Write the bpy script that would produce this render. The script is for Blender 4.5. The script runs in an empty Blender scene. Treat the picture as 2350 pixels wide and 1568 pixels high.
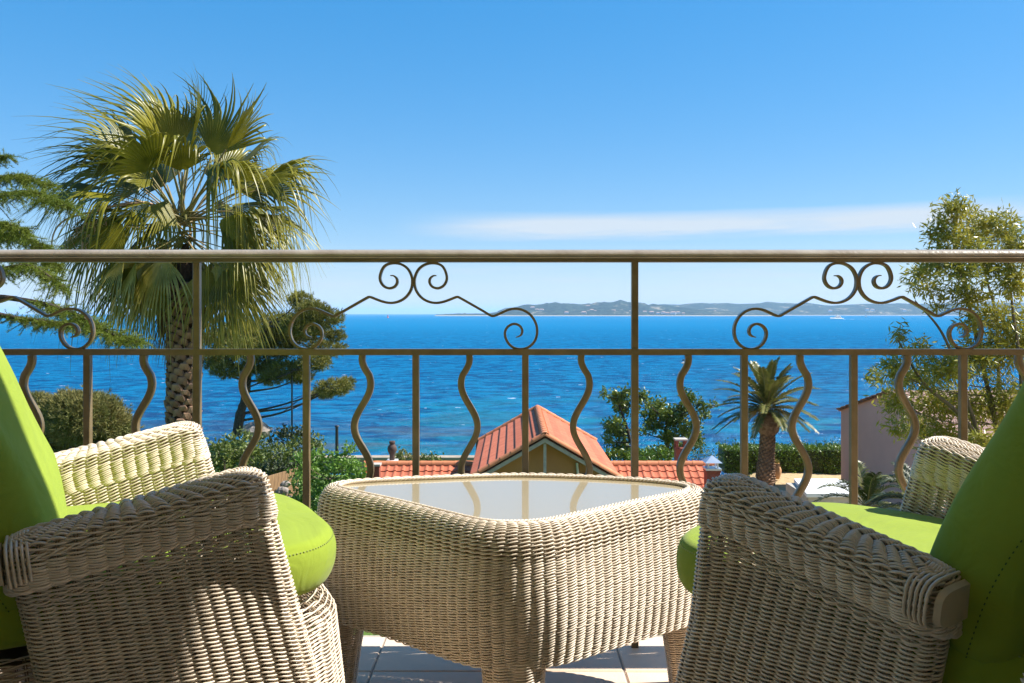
import bpy, math, random
import numpy as np
from math import radians as R, pi, sin, cos
rng = np.random.default_rng(7)
random.seed(7)
sc = bpy.context.scene
col = sc.collection

# ------------------------------------------------------------------ camera
F = 1900.0          # focal length in pixels of a 2350 px wide view
CH = 0.853          # eye height above the balcony floor
cam = bpy.data.cameras.new('camera'); co = bpy.data.objects.new('camera', cam); col.objects.link(co)
co.location = (0, 0, CH); co.rotation_euler = (R(90), 0, 0)
cam.sensor_width = 36; cam.lens = 36*F/2350; cam.shift_y = -64/2350
cam.clip_start = 0.05; cam.clip_end = 90000
sc.camera = co
def at(px, py, d):
    "point seen at pixel px,py (2350 wide view) at distance d"
    return np.array([(px-1175)/F*d, d, CH-(py-720)/F*d])

# ------------------------------------------------------------------ light
SUN_EL, SUN_T = 48.0, 7.0      # elevation, angle from +X towards +Y
sd = bpy.data.lights.new('sun', 'SUN'); so = bpy.data.objects.new('sun', sd); col.objects.link(so)
sd.energy = 5.0; sd.angle = R(0.5); sd.color = (1.0, .95, .87)
sdir = np.array([cos(R(SUN_EL))*cos(R(SUN_T)), cos(R(SUN_EL))*sin(R(SUN_T)), sin(R(SUN_EL))])
from mathutils import Vector, Matrix
so.rotation_euler = Vector(sdir).to_track_quat('Z', 'Y').to_euler(); so.location = (30, 10, 40)

w = bpy.data.worlds.new('World'); sc.world = w; w.use_nodes = True
nt = w.node_tree; nt.nodes.clear()
def N(nt, t, **k):
    n = nt.nodes.new(t)
    for a, b in k.items():
        setattr(n, a, b)
    return n
def L(nt, a, b): nt.links.new(a, b)
out = N(nt, 'ShaderNodeOutputWorld'); bg = N(nt, 'ShaderNodeBackground'); bg.inputs[1].default_value = 0.15
sky = N(nt, 'ShaderNodeTexSky'); sky.sky_type = 'NISHITA'; sky.sun_disc = False
sky.sun_elevation = R(SUN_EL); sky.sun_rotation = R(90-SUN_T); sky.altitude = 10
sky.air_density = 1.0; sky.dust_density = 0.3; sky.ozone_density = 3.0
hs = N(nt, 'ShaderNodeHueSaturation'); hs.inputs['Saturation'].default_value = 1.08; hs.inputs['Value'].default_value = 1.0
tint = N(nt, 'ShaderNodeMix', data_type='RGBA', blend_type='MULTIPLY'); tint.inputs[0].default_value = 1; tint.inputs[7].default_value = (.80, .93, 1.20, 1)
L(nt, sky.outputs[0], tint.inputs[6]); L(nt, tint.outputs[2], hs.inputs['Color'])
# thin streaks of cloud, laid out by direction in the sky
tc = N(nt, 'ShaderNodeTexCoord'); sep = N(nt, 'ShaderNodeSeparateXYZ'); L(nt, tc.outputs['Generated'], sep.inputs[0])
def M(nt, op, a, b=None, c=None, clamp=False):
    n = N(nt, 'ShaderNodeMath', operation=op); n.use_clamp = clamp
    for i, v in enumerate((a, b, c)):
        if v is None: continue
        if isinstance(v, (int, float)): n.inputs[i].default_value = v
        else: L(nt, v, n.inputs[i])
    return n.outputs[0]
az = M(nt, 'ARCTAN2', sep.outputs[0], sep.outputs[1])
el = M(nt, 'ARCSINE', sep.outputs[2])
cmb = N(nt, 'ShaderNodeCombineXYZ')
L(nt, M(nt, 'MULTIPLY', az, 5.0), cmb.inputs[0]); L(nt, M(nt, 'MULTIPLY', el, 70.0), cmb.inputs[1])
n1 = N(nt, 'ShaderNodeTexNoise'); n1.inputs['Scale'].default_value = 1.0; n1.inputs['Detail'].default_value = 6; n1.inputs['Roughness'].default_value = .6
L(nt, cmb.outputs[0], n1.inputs['Vector'])
cm2 = N(nt, 'ShaderNodeCombineXYZ')
L(nt, M(nt, 'MULTIPLY', az, 2.2), cm2.inputs[0]); L(nt, M(nt, 'MULTIPLY', el, 6.0), cm2.inputs[1])
n2 = N(nt, 'ShaderNodeTexNoise'); n2.inputs['Scale'].default_value = 1.0; n2.inputs['Detail'].default_value = 3
L(nt, cm2.outputs[0], n2.inputs['Vector'])
def bandf(c, wdt, src):   # soft bell
    return M(nt, 'SUBTRACT', 1.0, M(nt, 'MINIMUM', M(nt, 'ABSOLUTE', M(nt, 'DIVIDE', M(nt, 'SUBTRACT', src, c), wdt)), 1.0))
# the streak
elw = M(nt, 'ADD', el, M(nt, 'MULTIPLY', M(nt, 'SUBTRACT', n1.outputs[0], .5), .012))
streak = bandf(0.1045, 0.0185, elw)
azr = M(nt, 'SMOOTHSTEP', -0.15, -0.02, az) if False else None
mr = N(nt, 'ShaderNodeMapRange', interpolation_type='SMOOTHSTEP'); L(nt, az, mr.inputs[0]); mr.inputs[1].default_value = -.16; mr.inputs[2].default_value = .06
mr2 = N(nt, 'ShaderNodeMapRange', interpolation_type='SMOOTHSTEP'); L(nt, az, mr2.inputs[0]); mr2.inputs[1].default_value = .62; mr2.inputs[2].default_value = .46
st = M(nt, 'MULTIPLY', M(nt, 'MULTIPLY', streak, mr.outputs[0]), mr2.outputs[0])
mr3 = N(nt, 'ShaderNodeMapRange', interpolation_type='SMOOTHSTEP'); L(nt, n1.outputs[0], mr3.inputs[0]); mr3.inputs[1].default_value = .2; mr3.inputs[2].default_value = .75
st = M(nt, 'MULTIPLY', M(nt, 'MULTIPLY', st, M(nt, 'ADD', mr3.outputs[0], .55)), 1.25, clamp=True)
# faint low bands
low = bandf(0.035, 0.05, el)
mr4 = N(nt, 'ShaderNodeMapRange', interpolation_type='SMOOTHSTEP'); L(nt, n1.outputs[0], mr4.inputs[0]); mr4.inputs[1].default_value = .42; mr4.inputs[2].default_value = .75
lo = M(nt, 'MULTIPLY', M(nt, 'MULTIPLY', low, mr4.outputs[0]), .8)
mx = N(nt, 'ShaderNodeMix', data_type='RGBA'); L(nt, M(nt, 'MAXIMUM', st, lo), mx.inputs[0])
gm = N(nt, 'ShaderNodeGamma'); gm.inputs[1].default_value = .45; L(nt, hs.outputs[0], gm.inputs[0])
h2_ = N(nt, 'ShaderNodeHueSaturation'); h2_.inputs['Saturation'].default_value = 1.64; h2_.inputs['Value'].default_value = 1.38; L(nt, gm.outputs[0], h2_.inputs['Color'])
L(nt, h2_.outputs[0], mx.inputs[6]); mx.inputs[7].default_value = (2.5, 2.85, 3.2, 1)
L(nt, mx.outputs[2], bg.inputs[0]); L(nt, bg.outputs[0], out.inputs[0])

sc.view_settings.view_transform = 'Standard'; sc.view_settings.look = 'None'
sc.view_settings.exposure = 0.92; sc.view_settings.gamma = 1.0; sc.view_settings.use_curve_mapping = False
try:
    sc.cycles.max_bounces = 8; sc.cycles.diffuse_bounces = 4; sc.cycles.glossy_bounces = 3
    sc.cycles.transmission_bounces = 4; sc.cycles.transparent_max_bounces = 8; sc.cycles.volume_bounces = 1
    sc.cycles.use_fast_gi = False
except Exception: pass

# ------------------------------------------------------------------ materials
def mat(name, colr, rough=.6, spec=.5, var=.0, vscale=8., col2=None, bump=0, bscale=60., metal=0, transl=0, coords='Object',
        detail=4, bdist=.01, coat=0, stretch=None, sheen=0, ramp=(.35, .65), objrand=0):
    m = bpy.data.materials.new(name); m.use_nodes = True; t = m.node_tree
    b = t.nodes['Principled BSDF']; b.inputs['Roughness'].default_value = rough
    b.inputs['Specular IOR Level'].default_value = spec; b.inputs['Metallic'].default_value = metal
    if coat: b.inputs['Coat Weight'].default_value = coat
    if sheen: b.inputs['Sheen Weight'].default_value = sheen; b.inputs['Sheen Roughness'].default_value = .5
    b.inputs['Base Color'].default_value = (*colr, 1)
    src = None
    c = N(t, 'ShaderNodeTexCoord')
    vec = c.outputs[coords]
    if stretch:
        mp = N(t, 'ShaderNodeMapping'); mp.inputs['Scale'].default_value = stretch; L(t, vec, mp.inputs[0]); vec = mp.outputs[0]
    if col2 is not None:
        no = N(t, 'ShaderNodeTexNoise'); no.inputs['Scale'].default_value = vscale; no.inputs['Detail'].default_value = detail
        no.inputs['Roughness'].default_value = .6
        L(t, vec, no.inputs['Vector'])
        rp = N(t, 'ShaderNodeValToRGB'); rp.color_ramp.elements[0].position = ramp[0]; rp.color_ramp.elements[1].position = ramp[1]
        rp.color_ramp.elements[0].color = (*colr, 1); rp.color_ramp.elements[1].color = (*col2, 1)
        L(t, no.outputs[0], rp.inputs[0]); src = rp.outputs[0]
        if objrand:
            oi = N(t, 'ShaderNodeObjectInfo'); h = N(t, 'ShaderNodeHueSaturation')
            L(t, M(t, 'ADD', M(t, 'MULTIPLY', oi.outputs['Random'], objrand), 1-objrand/2), h.inputs['Value'])
            L(t, src, h.inputs['Color']); src = h.outputs[0]
        L(t, src, b.inputs['Base Color'])
    if bump:
        nb = N(t, 'ShaderNodeTexNoise'); nb.inputs['Scale'].default_value = bscale; nb.inputs['Detail'].default_value = 4
        L(t, vec, nb.inputs['Vector'])
        bm_ = N(t, 'ShaderNodeBump'); bm_.inputs['Strength'].default_value = bump; bm_.inputs['Distance'].default_value = bdist
        L(t, nb.outputs[0], bm_.inputs['Height']); L(t, bm_.outputs[0], b.inputs['Normal'])
    if transl:
        tr = N(t, 'ShaderNodeBsdfTranslucent'); ms = N(t, 'ShaderNodeMixShader'); ms.inputs[0].default_value = transl
        if src is not None: L(t, src, tr.inputs[0])
        else: tr.inputs[0].default_value = (*colr, 1)
        L(t, b.outputs[0], ms.inputs[1]); L(t, tr.outputs[0], ms.inputs[2])
        L(t, ms.outputs[0], t.nodes['Material Output'].inputs[0])
    return m

WICK = mat('wicker', (.75, .645, .505), .40, .5, col2=(.62, .52, .40), vscale=25, bump=.15, bscale=400, bdist=.001)
STAKE = mat('wicker_stake', (.36, .27, .17), .6, .3, col2=(.28, .21, .13), vscale=25)
CAP = mat('wicker_cap', (.52, .43, .30), .45, .4, col2=(.46, .38, .27), vscale=20)
FABRIC = mat('green_fabric', (.255, .335, .034), .9, .15, col2=(.225, .300, .027), vscale=6, bump=.35, bscale=900, bdist=.0006, sheen=.12)
t = FABRIC.node_tree; pb = t.nodes['Principled BSDF']; tcf = N(t, 'ShaderNodeTexCoord'); mpf = N(t, 'ShaderNodeMapping'); mpf.inputs['Scale'].default_value = (1, .45, 1); L(t, tcf.outputs['Object'], mpf.inputs[0])
nf = N(t, 'ShaderNodeTexNoise'); nf.inputs['Scale'].default_value = 14; nf.inputs['Detail'].default_value = 3; nf.inputs['Distortion'].default_value = .8; L(t, mpf.outputs[0], nf.inputs['Vector'])
bf = N(t, 'ShaderNodeBump'); bf.inputs['Strength'].default_value = .55; bf.inputs['Distance'].default_value = .012; L(t, nf.outputs[0], bf.inputs['Height'])
ob = [n for n in t.nodes if n.type == 'BUMP' and n != bf][0]; L(t, bf.outputs[0], ob.inputs['Normal'])
SEAM = mat('seam_thread', (.30, .36, .12), .8, .2)
SEAMD = mat('seam_thread_dark', (.05, .09, .02), .8, .2)
IRON = mat('railing_paint', (.185, .138, .068), .30, .6, col2=(.13, .095, .042), vscale=18, bump=.35, bscale=130, bdist=.0015)
RAILTOP = mat('sunlit_rail_paint', (.40, .35, .28), .30, .6, col2=(.30, .25, .19), vscale=14, bump=.5, bscale=90, bdist=.002)  # same paint as the bars, lightened to stand for sun on the handrail
TILEF = mat('travertine', (.80, .61, .45), .55, .3, col2=(.64, .48, .35), vscale=3.5, bump=.25, bscale=90, bdist=.002, objrand=.12, ramp=(.3, .8))
GROUT = mat('grout', (.36, .31, .26), .9, .2)
PLASTER = mat('cream_plaster', (.74, .62, .46), .9, .2, col2=(.68, .57, .42), vscale=3, bump=.2, bscale=80)
ROOF = mat('roof_tile', (.56, .165, .085), .75, .3, col2=(.46, .125, .062), vscale=4, bump=.3, bscale=60, objrand=.34)
RIDGE = mat('ridge_tile', (.66, .24, .10), .7, .3, col2=(.55, .20, .09), vscale=5, objrand=.2)
WALLO = mat('ochre_render', (.44, .225, .095), .9, .2, col2=(.39, .20, .085), vscale=1.2, bump=.15, bscale=40)
PINK = mat('pink_render', (.62, .37, .30), .9, .2, col2=(.56, .34, .28), vscale=.8, bump=.15, bscale=40)
PALEW = mat('painted_wood', (.42, .40, .36), .6, .4, col2=(.33, .31, .28), vscale=9)
BRICK = mat('chimney_brick', (.30, .095, .055), .85, .3, col2=(.20, .06, .04), vscale=14, stretch=(1, 1, 4))
ZINC = mat('zinc', (.55, .62, .68), .3, .5, metal=.6, col2=(.45, .52, .60), vscale=6)
DARKCLAY = mat('dark_clay', (.10, .065, .05), .7, .3, col2=(.07, .045, .04), vscale=8)
CLAY = mat('terracotta', (.60, .33, .16), .8, .3, col2=(.50, .27, .13), vscale=5)
BLACKM = mat('black_metal', (.02, .02, .022), .4, .5)
WHITE = mat('white_paint', (.78, .76, .72), .6, .4, col2=(.70, .68, .64), vscale=2)
WALLST = mat('sea_wall_stone', (.40, .33, .25), .9, .2, col2=(.28, .23, .18), vscale=1.5)
ROCKM = mat('grey_rock', (.32, .27, .23), .9, .2, col2=(.16, .14, .12), vscale=4, bump=.6, bscale=9, bdist=.05)
CONC = mat('pale_stone', (.50, .45, .38), .85, .3, col2=(.40, .36, .30), vscale=5, bump=.4, bscale=20, bdist=.03)
WOOD = mat('fence_wood', (.33, .20, .10), .8, .3, col2=(.16, .09, .045), vscale=6, stretch=(6, 6, .6))
BARK = mat('bark', (.085, .065, .05), .9, .2, col2=(.05, .038, .03), vscale=12, bump=.8, bscale=25, bdist=.03)
BARKP = mat('pale_bark', (.22, .17, .11), .85, .2, col2=(.13, .10, .07), vscale=12, bump=.5, bscale=30, bdist=.01)
PBARK = mat('palm_bark', (.34, .21, .13), .85, .25, col2=(.15, .08, .045), vscale=7, objrand=.5)
PFIB = mat('palm_fibre', (.07, .045, .028), .95, .1, col2=(.035, .022, .014), vscale=30)
def leafm(name, a, b, tr=.3, rough=.45, spec=.5, vs=3.0, objrand=0):
    return mat(name, a, rough, spec, col2=b, vscale=vs, transl=tr, coords='Object', ramp=(.3, .7), objrand=objrand)
FAN = leafm('fan_leaf', (.075, .085, .006), (.27, .24, .022), .22, .34, .30, 2.2, objrand=.35)
FANY = leafm('fan_leaf_yellow', (.20, .20, .02), (.60, .50, .13), .3, .30, .6, 3.5)
DEADL = leafm('dead_leaf', (.22, .13, .06), (.14, .08, .04), .15, .8, .2, 5)
PETI = mat('petiole', (.22, .22, .07), .5, .4, col2=(.26, .17, .08), vscale=3)
CEDAR = leafm('cedar_needles', (.11, .16, .015), (.21, .25, .03), .25, .6, .3, 3)
PINE = leafm('pine_needles', (.10, .115, .018), (.30, .27, .06), .2, .6, .3, 1.6)
PINE2 = leafm('maritime_bush', (.09, .13, .025), (.34, .28, .10), .2, .6, .3, 1.2)
DARKLF = leafm('dark_scrub', (.025, .040, .012), (.06, .075, .020), .15, .5, .4, 1.0)
OLIVELF = leafm('olive_scrub', (.08, .12, .018), (.17, .19, .035), .2, .5, .4, 1.2)
BRIGHTLF = leafm('bright_leaf', (.11, .22, .03), (.20, .34, .055), .35, .4, .5, 2)
ARBLF = leafm('arbutus_leaf', (.06, .11, .012), (.20, .24, .03), .25, .35, .5, 1.4)
HEDGELF = leafm('hedge_leaf', (.055, .12, .008), (.17, .26, .02), .2, .35, .5, 1.6)
ACALF = leafm('acacia_leaf', (.20, .22, .030), (.44, .38, .05), .35, .35, .5, 2.6)
PHXLF = leafm('date_palm_leaf', (.07, .09, .012), (.22, .20, .05), .2, .4, .5, 1.6)
PHXTIP = leafm('orange_fruit_stalk', (.42, .25, .03), (.34, .22, .04), .1, .6, .3, 2)
SAND = None

# ------------------------------------------------------------------ mesh helpers
class MB:
    def __init__(s): s.v = []; s.f = []; s.n = 0; s.mi = []
    def add(s, v, f, mi=0):
        v = np.asarray(v, float).reshape(-1, 3)
        if len(f) == 0: return
        if isinstance(f, list) and len({len(q) for q in f}) > 1:
            s.v.append(v)
            for k in sorted({len(q) for q in f}):
                g_ = np.array([q for q in f if len(q) == k], int); s.f.append(g_+s.n); s.mi.append(np.full(len(g_), mi))
            s.n += len(v); return
        f = np.asarray(f, int)
        s.v.append(v); s.f.append(f+s.n); s.mi.append(np.full(len(f), mi)); s.n += len(v)
    def data(s):
        v = np.concatenate(s.v)
        loops = np.concatenate([f.ravel() for f in s.f])
        tot = np.concatenate([np.full(len(f), f.shape[1]) for f in s.f])
        return v, loops, tot, np.concatenate(s.mi)
    def mesh(s, name, mats, smooth=True):
        v, loops, tot, mi = s.data()
        me = bpy.data.meshes.new(name)
        me.vertices.add(len(v)); me.vertices.foreach_set('co', v.ravel())
        me.loops.add(len(loops)); me.loops.foreach_set('vertex_index', loops.astype(np.int32))
        me.polygons.add(len(tot)); st = np.concatenate([[0], np.cumsum(tot)[:-1]])
        me.polygons.foreach_set('loop_start', st.astype(np.int32)); me.polygons.foreach_set('loop_total', tot.astype(np.int32))
        if not isinstance(mats, (list, tuple)): mats = [mats]
        for m in mats: me.materials.append(m)
        me.polygons.foreach_set('material_index', mi.astype(np.int32))
        me.polygons.foreach_set('use_smooth', np.full(len(tot), bool(smooth)))
        me.update(calc_edges=True); me.validate()
        return me
    def build(s, name, mats, parent=None, smooth=True, loc=None, label=None, **k):
        o = bpy.data.objects.new(name, s.mesh(name, mats, smooth)); col.objects.link(o)
        if parent is not None: o.parent = parent
        if loc is not None: o.location = loc
        tag(o, label, **k); return o
    def box(s, lo, hi, mi=0, rot=None, c=None):
        x0, y0, z0 = lo; x1, y1, z1 = hi
        v = np.array([[x0,y0,z0],[x1,y0,z0],[x1,y1,z0],[x0,y1,z0],[x0,y0,z1],[x1,y0,z1],[x1,y1,z1],[x0,y1,z1]], float)
        if rot is not None: v = v @ np.asarray(rot).T
        if c is not None: v = v+np.asarray(c)
        s.add(v, [[0,3,2,1],[4,5,6,7],[0,1,5,4],[1,2,6,5],[2,3,7,6],[3,0,4,7]], mi)
    def tube(s, pts, rad, sides=6, closed=False, mi=0, cap=True, flat=None):
        pts = np.asarray(pts, float); n = len(pts)
        rad = np.broadcast_to(np.asarray(rad, float), (n,))
        if closed: tg = np.roll(pts, -1, 0)-np.roll(pts, 1, 0)
        else: tg = np.gradient(pts, axis=0)
        tg /= np.linalg.norm(tg, axis=1, keepdims=True)+1e-12
        up = np.array([0, 0, 1.]) if abs(tg[:, 2]).mean() < .8 else np.array([0, 1., 0])
        a = np.cross(tg, up); a /= np.linalg.norm(a, axis=1, keepdims=True)+1e-12
        b = np.cross(a, tg)
        th = np.arange(sides)/sides*2*pi + (pi/4 if sides == 4 else 0)
        fa, fb = flat if flat else (1, 1)
        v = pts[:, None]+rad[:, None, None]*(fa*np.cos(th)[None, :, None]*a[:, None]+fb*np.sin(th)[None, :, None]*b[:, None])
        i = np.arange(n if closed else n-1); j = np.arange(sides)
        I, J = np.meshgrid(i, j, indexing='ij'); I2 = (I+1) % n; J2 = (J+1) % sides
        f = np.stack([I*sides+J, I*sides+J2, I2*sides+J2, I2*sides+J], -1).reshape(-1, 4)
        s.add(v.reshape(-1, 3), f[:, ::-1], mi)
        if cap and not closed:
            s.add(v[0], [list(range(sides))], mi); s.add(v[-1], [list(range(sides))[::-1]], mi)
    def lathe(s, prof, sides=20, c=(0,0,0), mi=0):
        prof = np.asarray(prof, float); n = len(prof); th = np.arange(sides)/sides*2*pi
        v = np.stack([prof[:, 0, None]*np.cos(th), prof[:, 0, None]*np.sin(th), np.repeat(prof[:, 1, None], sides, 1)], -1)+np.asarray(c)
        I, J = np.meshgrid(np.arange(n-1), np.arange(sides), indexing='ij'); J2 = (J+1) % sides
        s.add(v.reshape(-1, 3), np.stack([I*sides+J, I*sides+J2, (I+1)*sides+J2, (I+1)*sides+J], -1).reshape(-1, 4), mi)
    def grid(s, V, mi=0, closed_u=False):
        V = np.asarray(V, float); n, m = V.shape[:2]
        I, J = np.meshgrid(np.arange(n-1), np.arange(m if closed_u else m-1), indexing='ij'); J2 = (J+1) % m
        s.add(V.reshape(-1, 3), np.stack([I*m+J, I*m+J2, (I+1)*m+J2, (I+1)*m+J], -1).reshape(-1, 4), mi)

def tag(o, label=None, cat=None, group=None, kind=None):
    if label: o['label'] = label
    if cat: o['category'] = cat
    if group: o['group'] = group
    if kind: o['kind'] = kind
    return o
def empty(name, loc, label, cat, group=None, rz=0):
    o = bpy.data.objects.new(name, None); col.objects.link(o); o.location = tuple(loc); o.rotation_euler = (0, 0, rz)
    o.empty_display_size = .2
    return tag(o, label, cat, group)
def copyobj(o, parent=None, loc=None, name=None):
    c = o.copy(); col.objects.link(c); c.parent = parent
    if loc is not None: c.location = loc
    for ch in [x for x in o.children]: copyobj(ch, c)
    return c
def catmull(P, n=8, closed=False):
    P = np.asarray(P, float); m = len(P); out = []
    rngi = range(m) if closed else range(m-1)
    for i in rngi:
        p0 = P[(i-1) % m] if closed or i > 0 else 2*P[0]-P[1]
        p1 = P[i]; p2 = P[(i+1) % m]
        p3 = P[(i+2) % m] if closed or i < m-2 else 2*P[-1]-P[-2]
        for t in np.arange(n)/n:
            out.append(.5*((2*p1)+(-p0+p2)*t+(2*p0-5*p1+4*p2-p3)*t*t+(-p0+3*p1-3*p2+p3)*t**3))
    if not closed: out.append(P[-1])
    return np.array(out)
def resample(P, M_, closed=True):
    P = np.asarray(P, float)
    Q = np.vstack([P, P[:1]]) if closed else P
    s = np.concatenate([[0], np.cumsum(np.linalg.norm(np.diff(Q, axis=0), axis=1))])
    t = np.linspace(0, s[-1], M_+1)[:-1] if closed else np.linspace(0, s[-1], M_)
    return np.stack([np.interp(t, s, Q[:, k]) for k in range(Q.shape[1])], -1)

# ---- weaving: rings (R, M, 3) closed loops ordered bottom to top; M = ncols*SUB
SUB = 6
def weave(mb, rings, rad=.0017, amp=.0042, slant=.0016, sides=5, stakes=True, jitter=.0004, stake_r=.0011, inside=True, mi=0, smi=1):
    rings = np.asarray(rings, float); Rn, M_ = rings.shape[:2]
    tu = np.roll(rings, -1, 1)-np.roll(rings, 1, 1); tu /= np.linalg.norm(tu, axis=2, keepdims=True)+1e-12
    tv = np.gradient(rings, axis=0); tv /= np.linalg.norm(tv, axis=2, keepdims=True)+1e-12
    nr = np.cross(tu, tv); nr /= np.linalg.norm(nr, axis=2, keepdims=True)+1e-12
    tv = np.cross(nr, tu)
    rad = np.broadcast_to(np.asarray(rad, float), (Rn,))[:, None, None]
    amp = np.asarray(amp, float); amp = amp[..., None] if amp.ndim == 2 else np.broadcast_to(amp, (Rn,))[:, None, None]
    th = np.arange(M_)*pi/SUB
    ph = rng.normal(0, .10, (Rn, 1))
    TH = th[None]+ph
    an = np.arange(sides)/sides*2*pi
    for sg in ((1, -1) if inside else (1,)):
        c_ = np.cos(TH)*sg; s_ = np.sin(TH)*sg
        cc = np.sign(c_)*np.abs(c_)**.8
        jz = rng.normal(0, jitter, (Rn, M_//SUB)).repeat(SUB, 1)
        jz = (jz+np.roll(jz, 2, 1)+np.roll(jz, -2, 1))/3
        C = rings+nr*(amp*cc[..., None])+tv*(slant*s_+jz)[..., None]
        V = C[:, :, None]+rad[..., None]*(np.cos(an)[None, None, :, None]*nr[:, :, None]+np.sin(an)[None, None, :, None]*tv[:, :, None])
        I, J, K = np.meshgrid(np.arange(Rn), np.arange(M_), np.arange(sides), indexing='ij')
        J2 = (J+1) % M_; K2 = (K+1) % sides
        ix = lambda a, b, c: (a*M_+b)*sides+c
        mb.add(V.reshape(-1, 3), np.stack([ix(I,J,K), ix(I,J2,K), ix(I,J2,K2), ix(I,J,K2)], -1).reshape(-1, 4), mi)
    if stakes:
        for j in range(0, M_, SUB):
            for dlt in (-.0016, .0016):
                P = rings[:, j]+tu[:, j]*dlt
                if Rn > 12: P = np.vstack([P[::2], P[-1:]])
                mb.tube(P, stake_r, 4, mi=smi, cap=False)

def leaves(mb, C, size, elong=2.2, fold=.25, mi=0, drop=0.0, dirs=None):
    """rhombic folded leaves at points C"""
    C = np.asarray(C, float); n = len(C)
    if n == 0: return
    size = np.broadcast_to(np.asarray(size, float), (n,))*rng.uniform(.7, 1.25, n)
    d = rng.normal(size=(n, 3)) if dirs is None else dirs+rng.normal(size=(n, 3))*.35
    d[:, 2] -= drop; d /= np.linalg.norm(d, axis=1, keepdims=True)
    u = rng.normal(size=(n, 3)); u -= (u*d).sum(1, keepdims=True)*d; u /= np.linalg.norm(u, axis=1, keepdims=True)
    nn = np.cross(d, u)
    wd = size/elong*.5
    a = C-d*size[:, None]*.5; c = C+d*size[:, None]*.5
    b = C+u*wd[:, None]+nn*(wd*fold)[:, None]; e = C-u*wd[:, None]+nn*(wd*fold)[:, None]
    V = np.stack([a, b, c, e], 1).reshape(-1, 3)
    i = np.arange(n)*4
    mb.add(V, np.stack([i, i+1, i+2], -1), mi); 
    mb.f[-1] = np.concatenate([np.stack([i, i+1, i+2], -1), np.stack([i, i+2, i+3], -1)])+(mb.n-len(V)); mb.mi[-1] = np.full(2*n, mi)
def blob(n, c, r, shell=.55):
    "points in an ellipsoid, weighted to its shell"
    p = rng.normal(size=(n, 3)); p /= np.linalg.norm(p, axis=1, keepdims=True)
    rr = shell+(1-shell)*rng.uniform(0, 1, (n, 1))**.7
    rr *= 1+rng.normal(0, .10, (n, 1))
    return np.asarray(c)+p*rr*np.asarray(r)
def needles(mb, C, D, ln, wd, n=10, spread=.8, mi=0):
    "tufts: n thin blades from each point around direction D"
    C = np.repeat(np.asarray(C, float), n, 0); D = np.repeat(np.asarray(D, float), n, 0)
    m = len(C)
    d = D+rng.normal(size=(m, 3))*spread; d /= np.linalg.norm(d, axis=1, keepdims=True)
    u = rng.normal(size=(m, 3)); u -= (u*d).sum(1, keepdims=True)*d; u /= np.linalg.norm(u, axis=1, keepdims=True)
    l = ln*rng.uniform(.7, 1.2, (m, 1))
    V = np.stack([C-u*wd/2, C+u*wd/2, C+d*l], 1).reshape(-1, 3)
    mb.add(V, np.arange(3*m).reshape(-1, 3), mi)

# ================================================================== GROUND, SEA, HILLS
SEA = -11.15
def terrain_z(x, y):
    x = np.asarray(x, float); y = np.asarray(y, float)
    z = np.where(y < 42, -6.1-np.clip((y-28)/14, 0, 1)*1.2, -7.3-(y-42)*.42)
    z = np.where(x > 10, np.where(y < 37.5, -6.1, -6.1-(y-37.5)*.55), z)
    z = np.maximum(z, -13.0)
    z = z+1.9*np.exp(-(((x+14)/2.6)**2+((y-42)/2.4)**2))
    return z+.12*np.sin(x*.7)*np.cos(y*.5)
xs = np.concatenate([[-16000, -4000, -800, -200, -90], np.linspace(-60, 60, 81), [90, 200, 800, 4000, 16000]])
ys = np.concatenate([[-16000, -3000, -400, -60], np.linspace(-20, 76, 65), [110]])
X, Y = np.meshgrid(xs, ys)
Z = terrain_z(X, Y); Z = np.where(Y > 100, -14, Z)
mb = MB(); mb.grid(np.stack([X, Y, Z], -1))
GROUND = bpy.data.materials.new('ground'); GROUND.use_nodes = True; t = GROUND.node_tree
b = t.nodes['Principled BSDF']; b.inputs['Roughness'].default_value = .95; b.inputs['Specular IOR Level'].default_value = .2
tcn = N(t, 'ShaderNodeTexCoord'); sx = N(t, 'ShaderNodeSeparateXYZ'); L(t, tcn.outputs['Object'], sx.inputs[0])
na = N(t, 'ShaderNodeTexNoise'); na.inputs['Scale'].default_value = .35; na.inputs['Detail'].default_value = 6; L(t, tcn.outputs['Object'], na.inputs['Vector'])
nb_ = N(t, 'ShaderNodeTexNoise'); nb_.inputs['Scale'].default_value = 3.5; nb_.inputs['Detail'].default_value = 8; L(t, tcn.outputs['Object'], nb_.inputs['Vector'])
r1 = N(t, 'ShaderNodeValToRGB'); L(t, nb_.outputs[0], r1.inputs[0])
r1.color_ramp.elements[0].color = (.06, .12, .02, 1); r1.color_ramp.elements[1].color = (.13, .19, .04, 1)
r2 = N(t, 'ShaderNodeValToRGB'); L(t, nb_.outputs[0], r2.inputs[0])
r2.color_ramp.elements[0].color = (.40, .29, .15, 1); r2.color_ramp.elements[1].color = (.55, .42, .25, 1)
mxx = M(t, 'ADD', M(t, 'MULTIPLY', M(t, 'SUBTRACT', sx.outputs[0], 7.0), .6), M(t, 'MULTIPLY', M(t, 'SUBTRACT', na.outputs[0], .5), 4.0), clamp=True)
mg = N(t, 'ShaderNodeMix', data_type='RGBA'); L(t, mxx, mg.inputs[0]); L(t, r1.outputs[0], mg.inputs[6]); L(t, r2.outputs[0], mg.inputs[7])
L(t, mg.outputs[2], b.inputs['Base Color'])
bp = N(t, 'ShaderNodeBump'); bp.inputs['Distance'].default_value = .08; L(t, nb_.outputs[0], bp.inputs['Height']); L(t, bp.outputs[0], b.inputs['Normal'])
mb.build('ground', GROUND, kind='structure')

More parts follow.
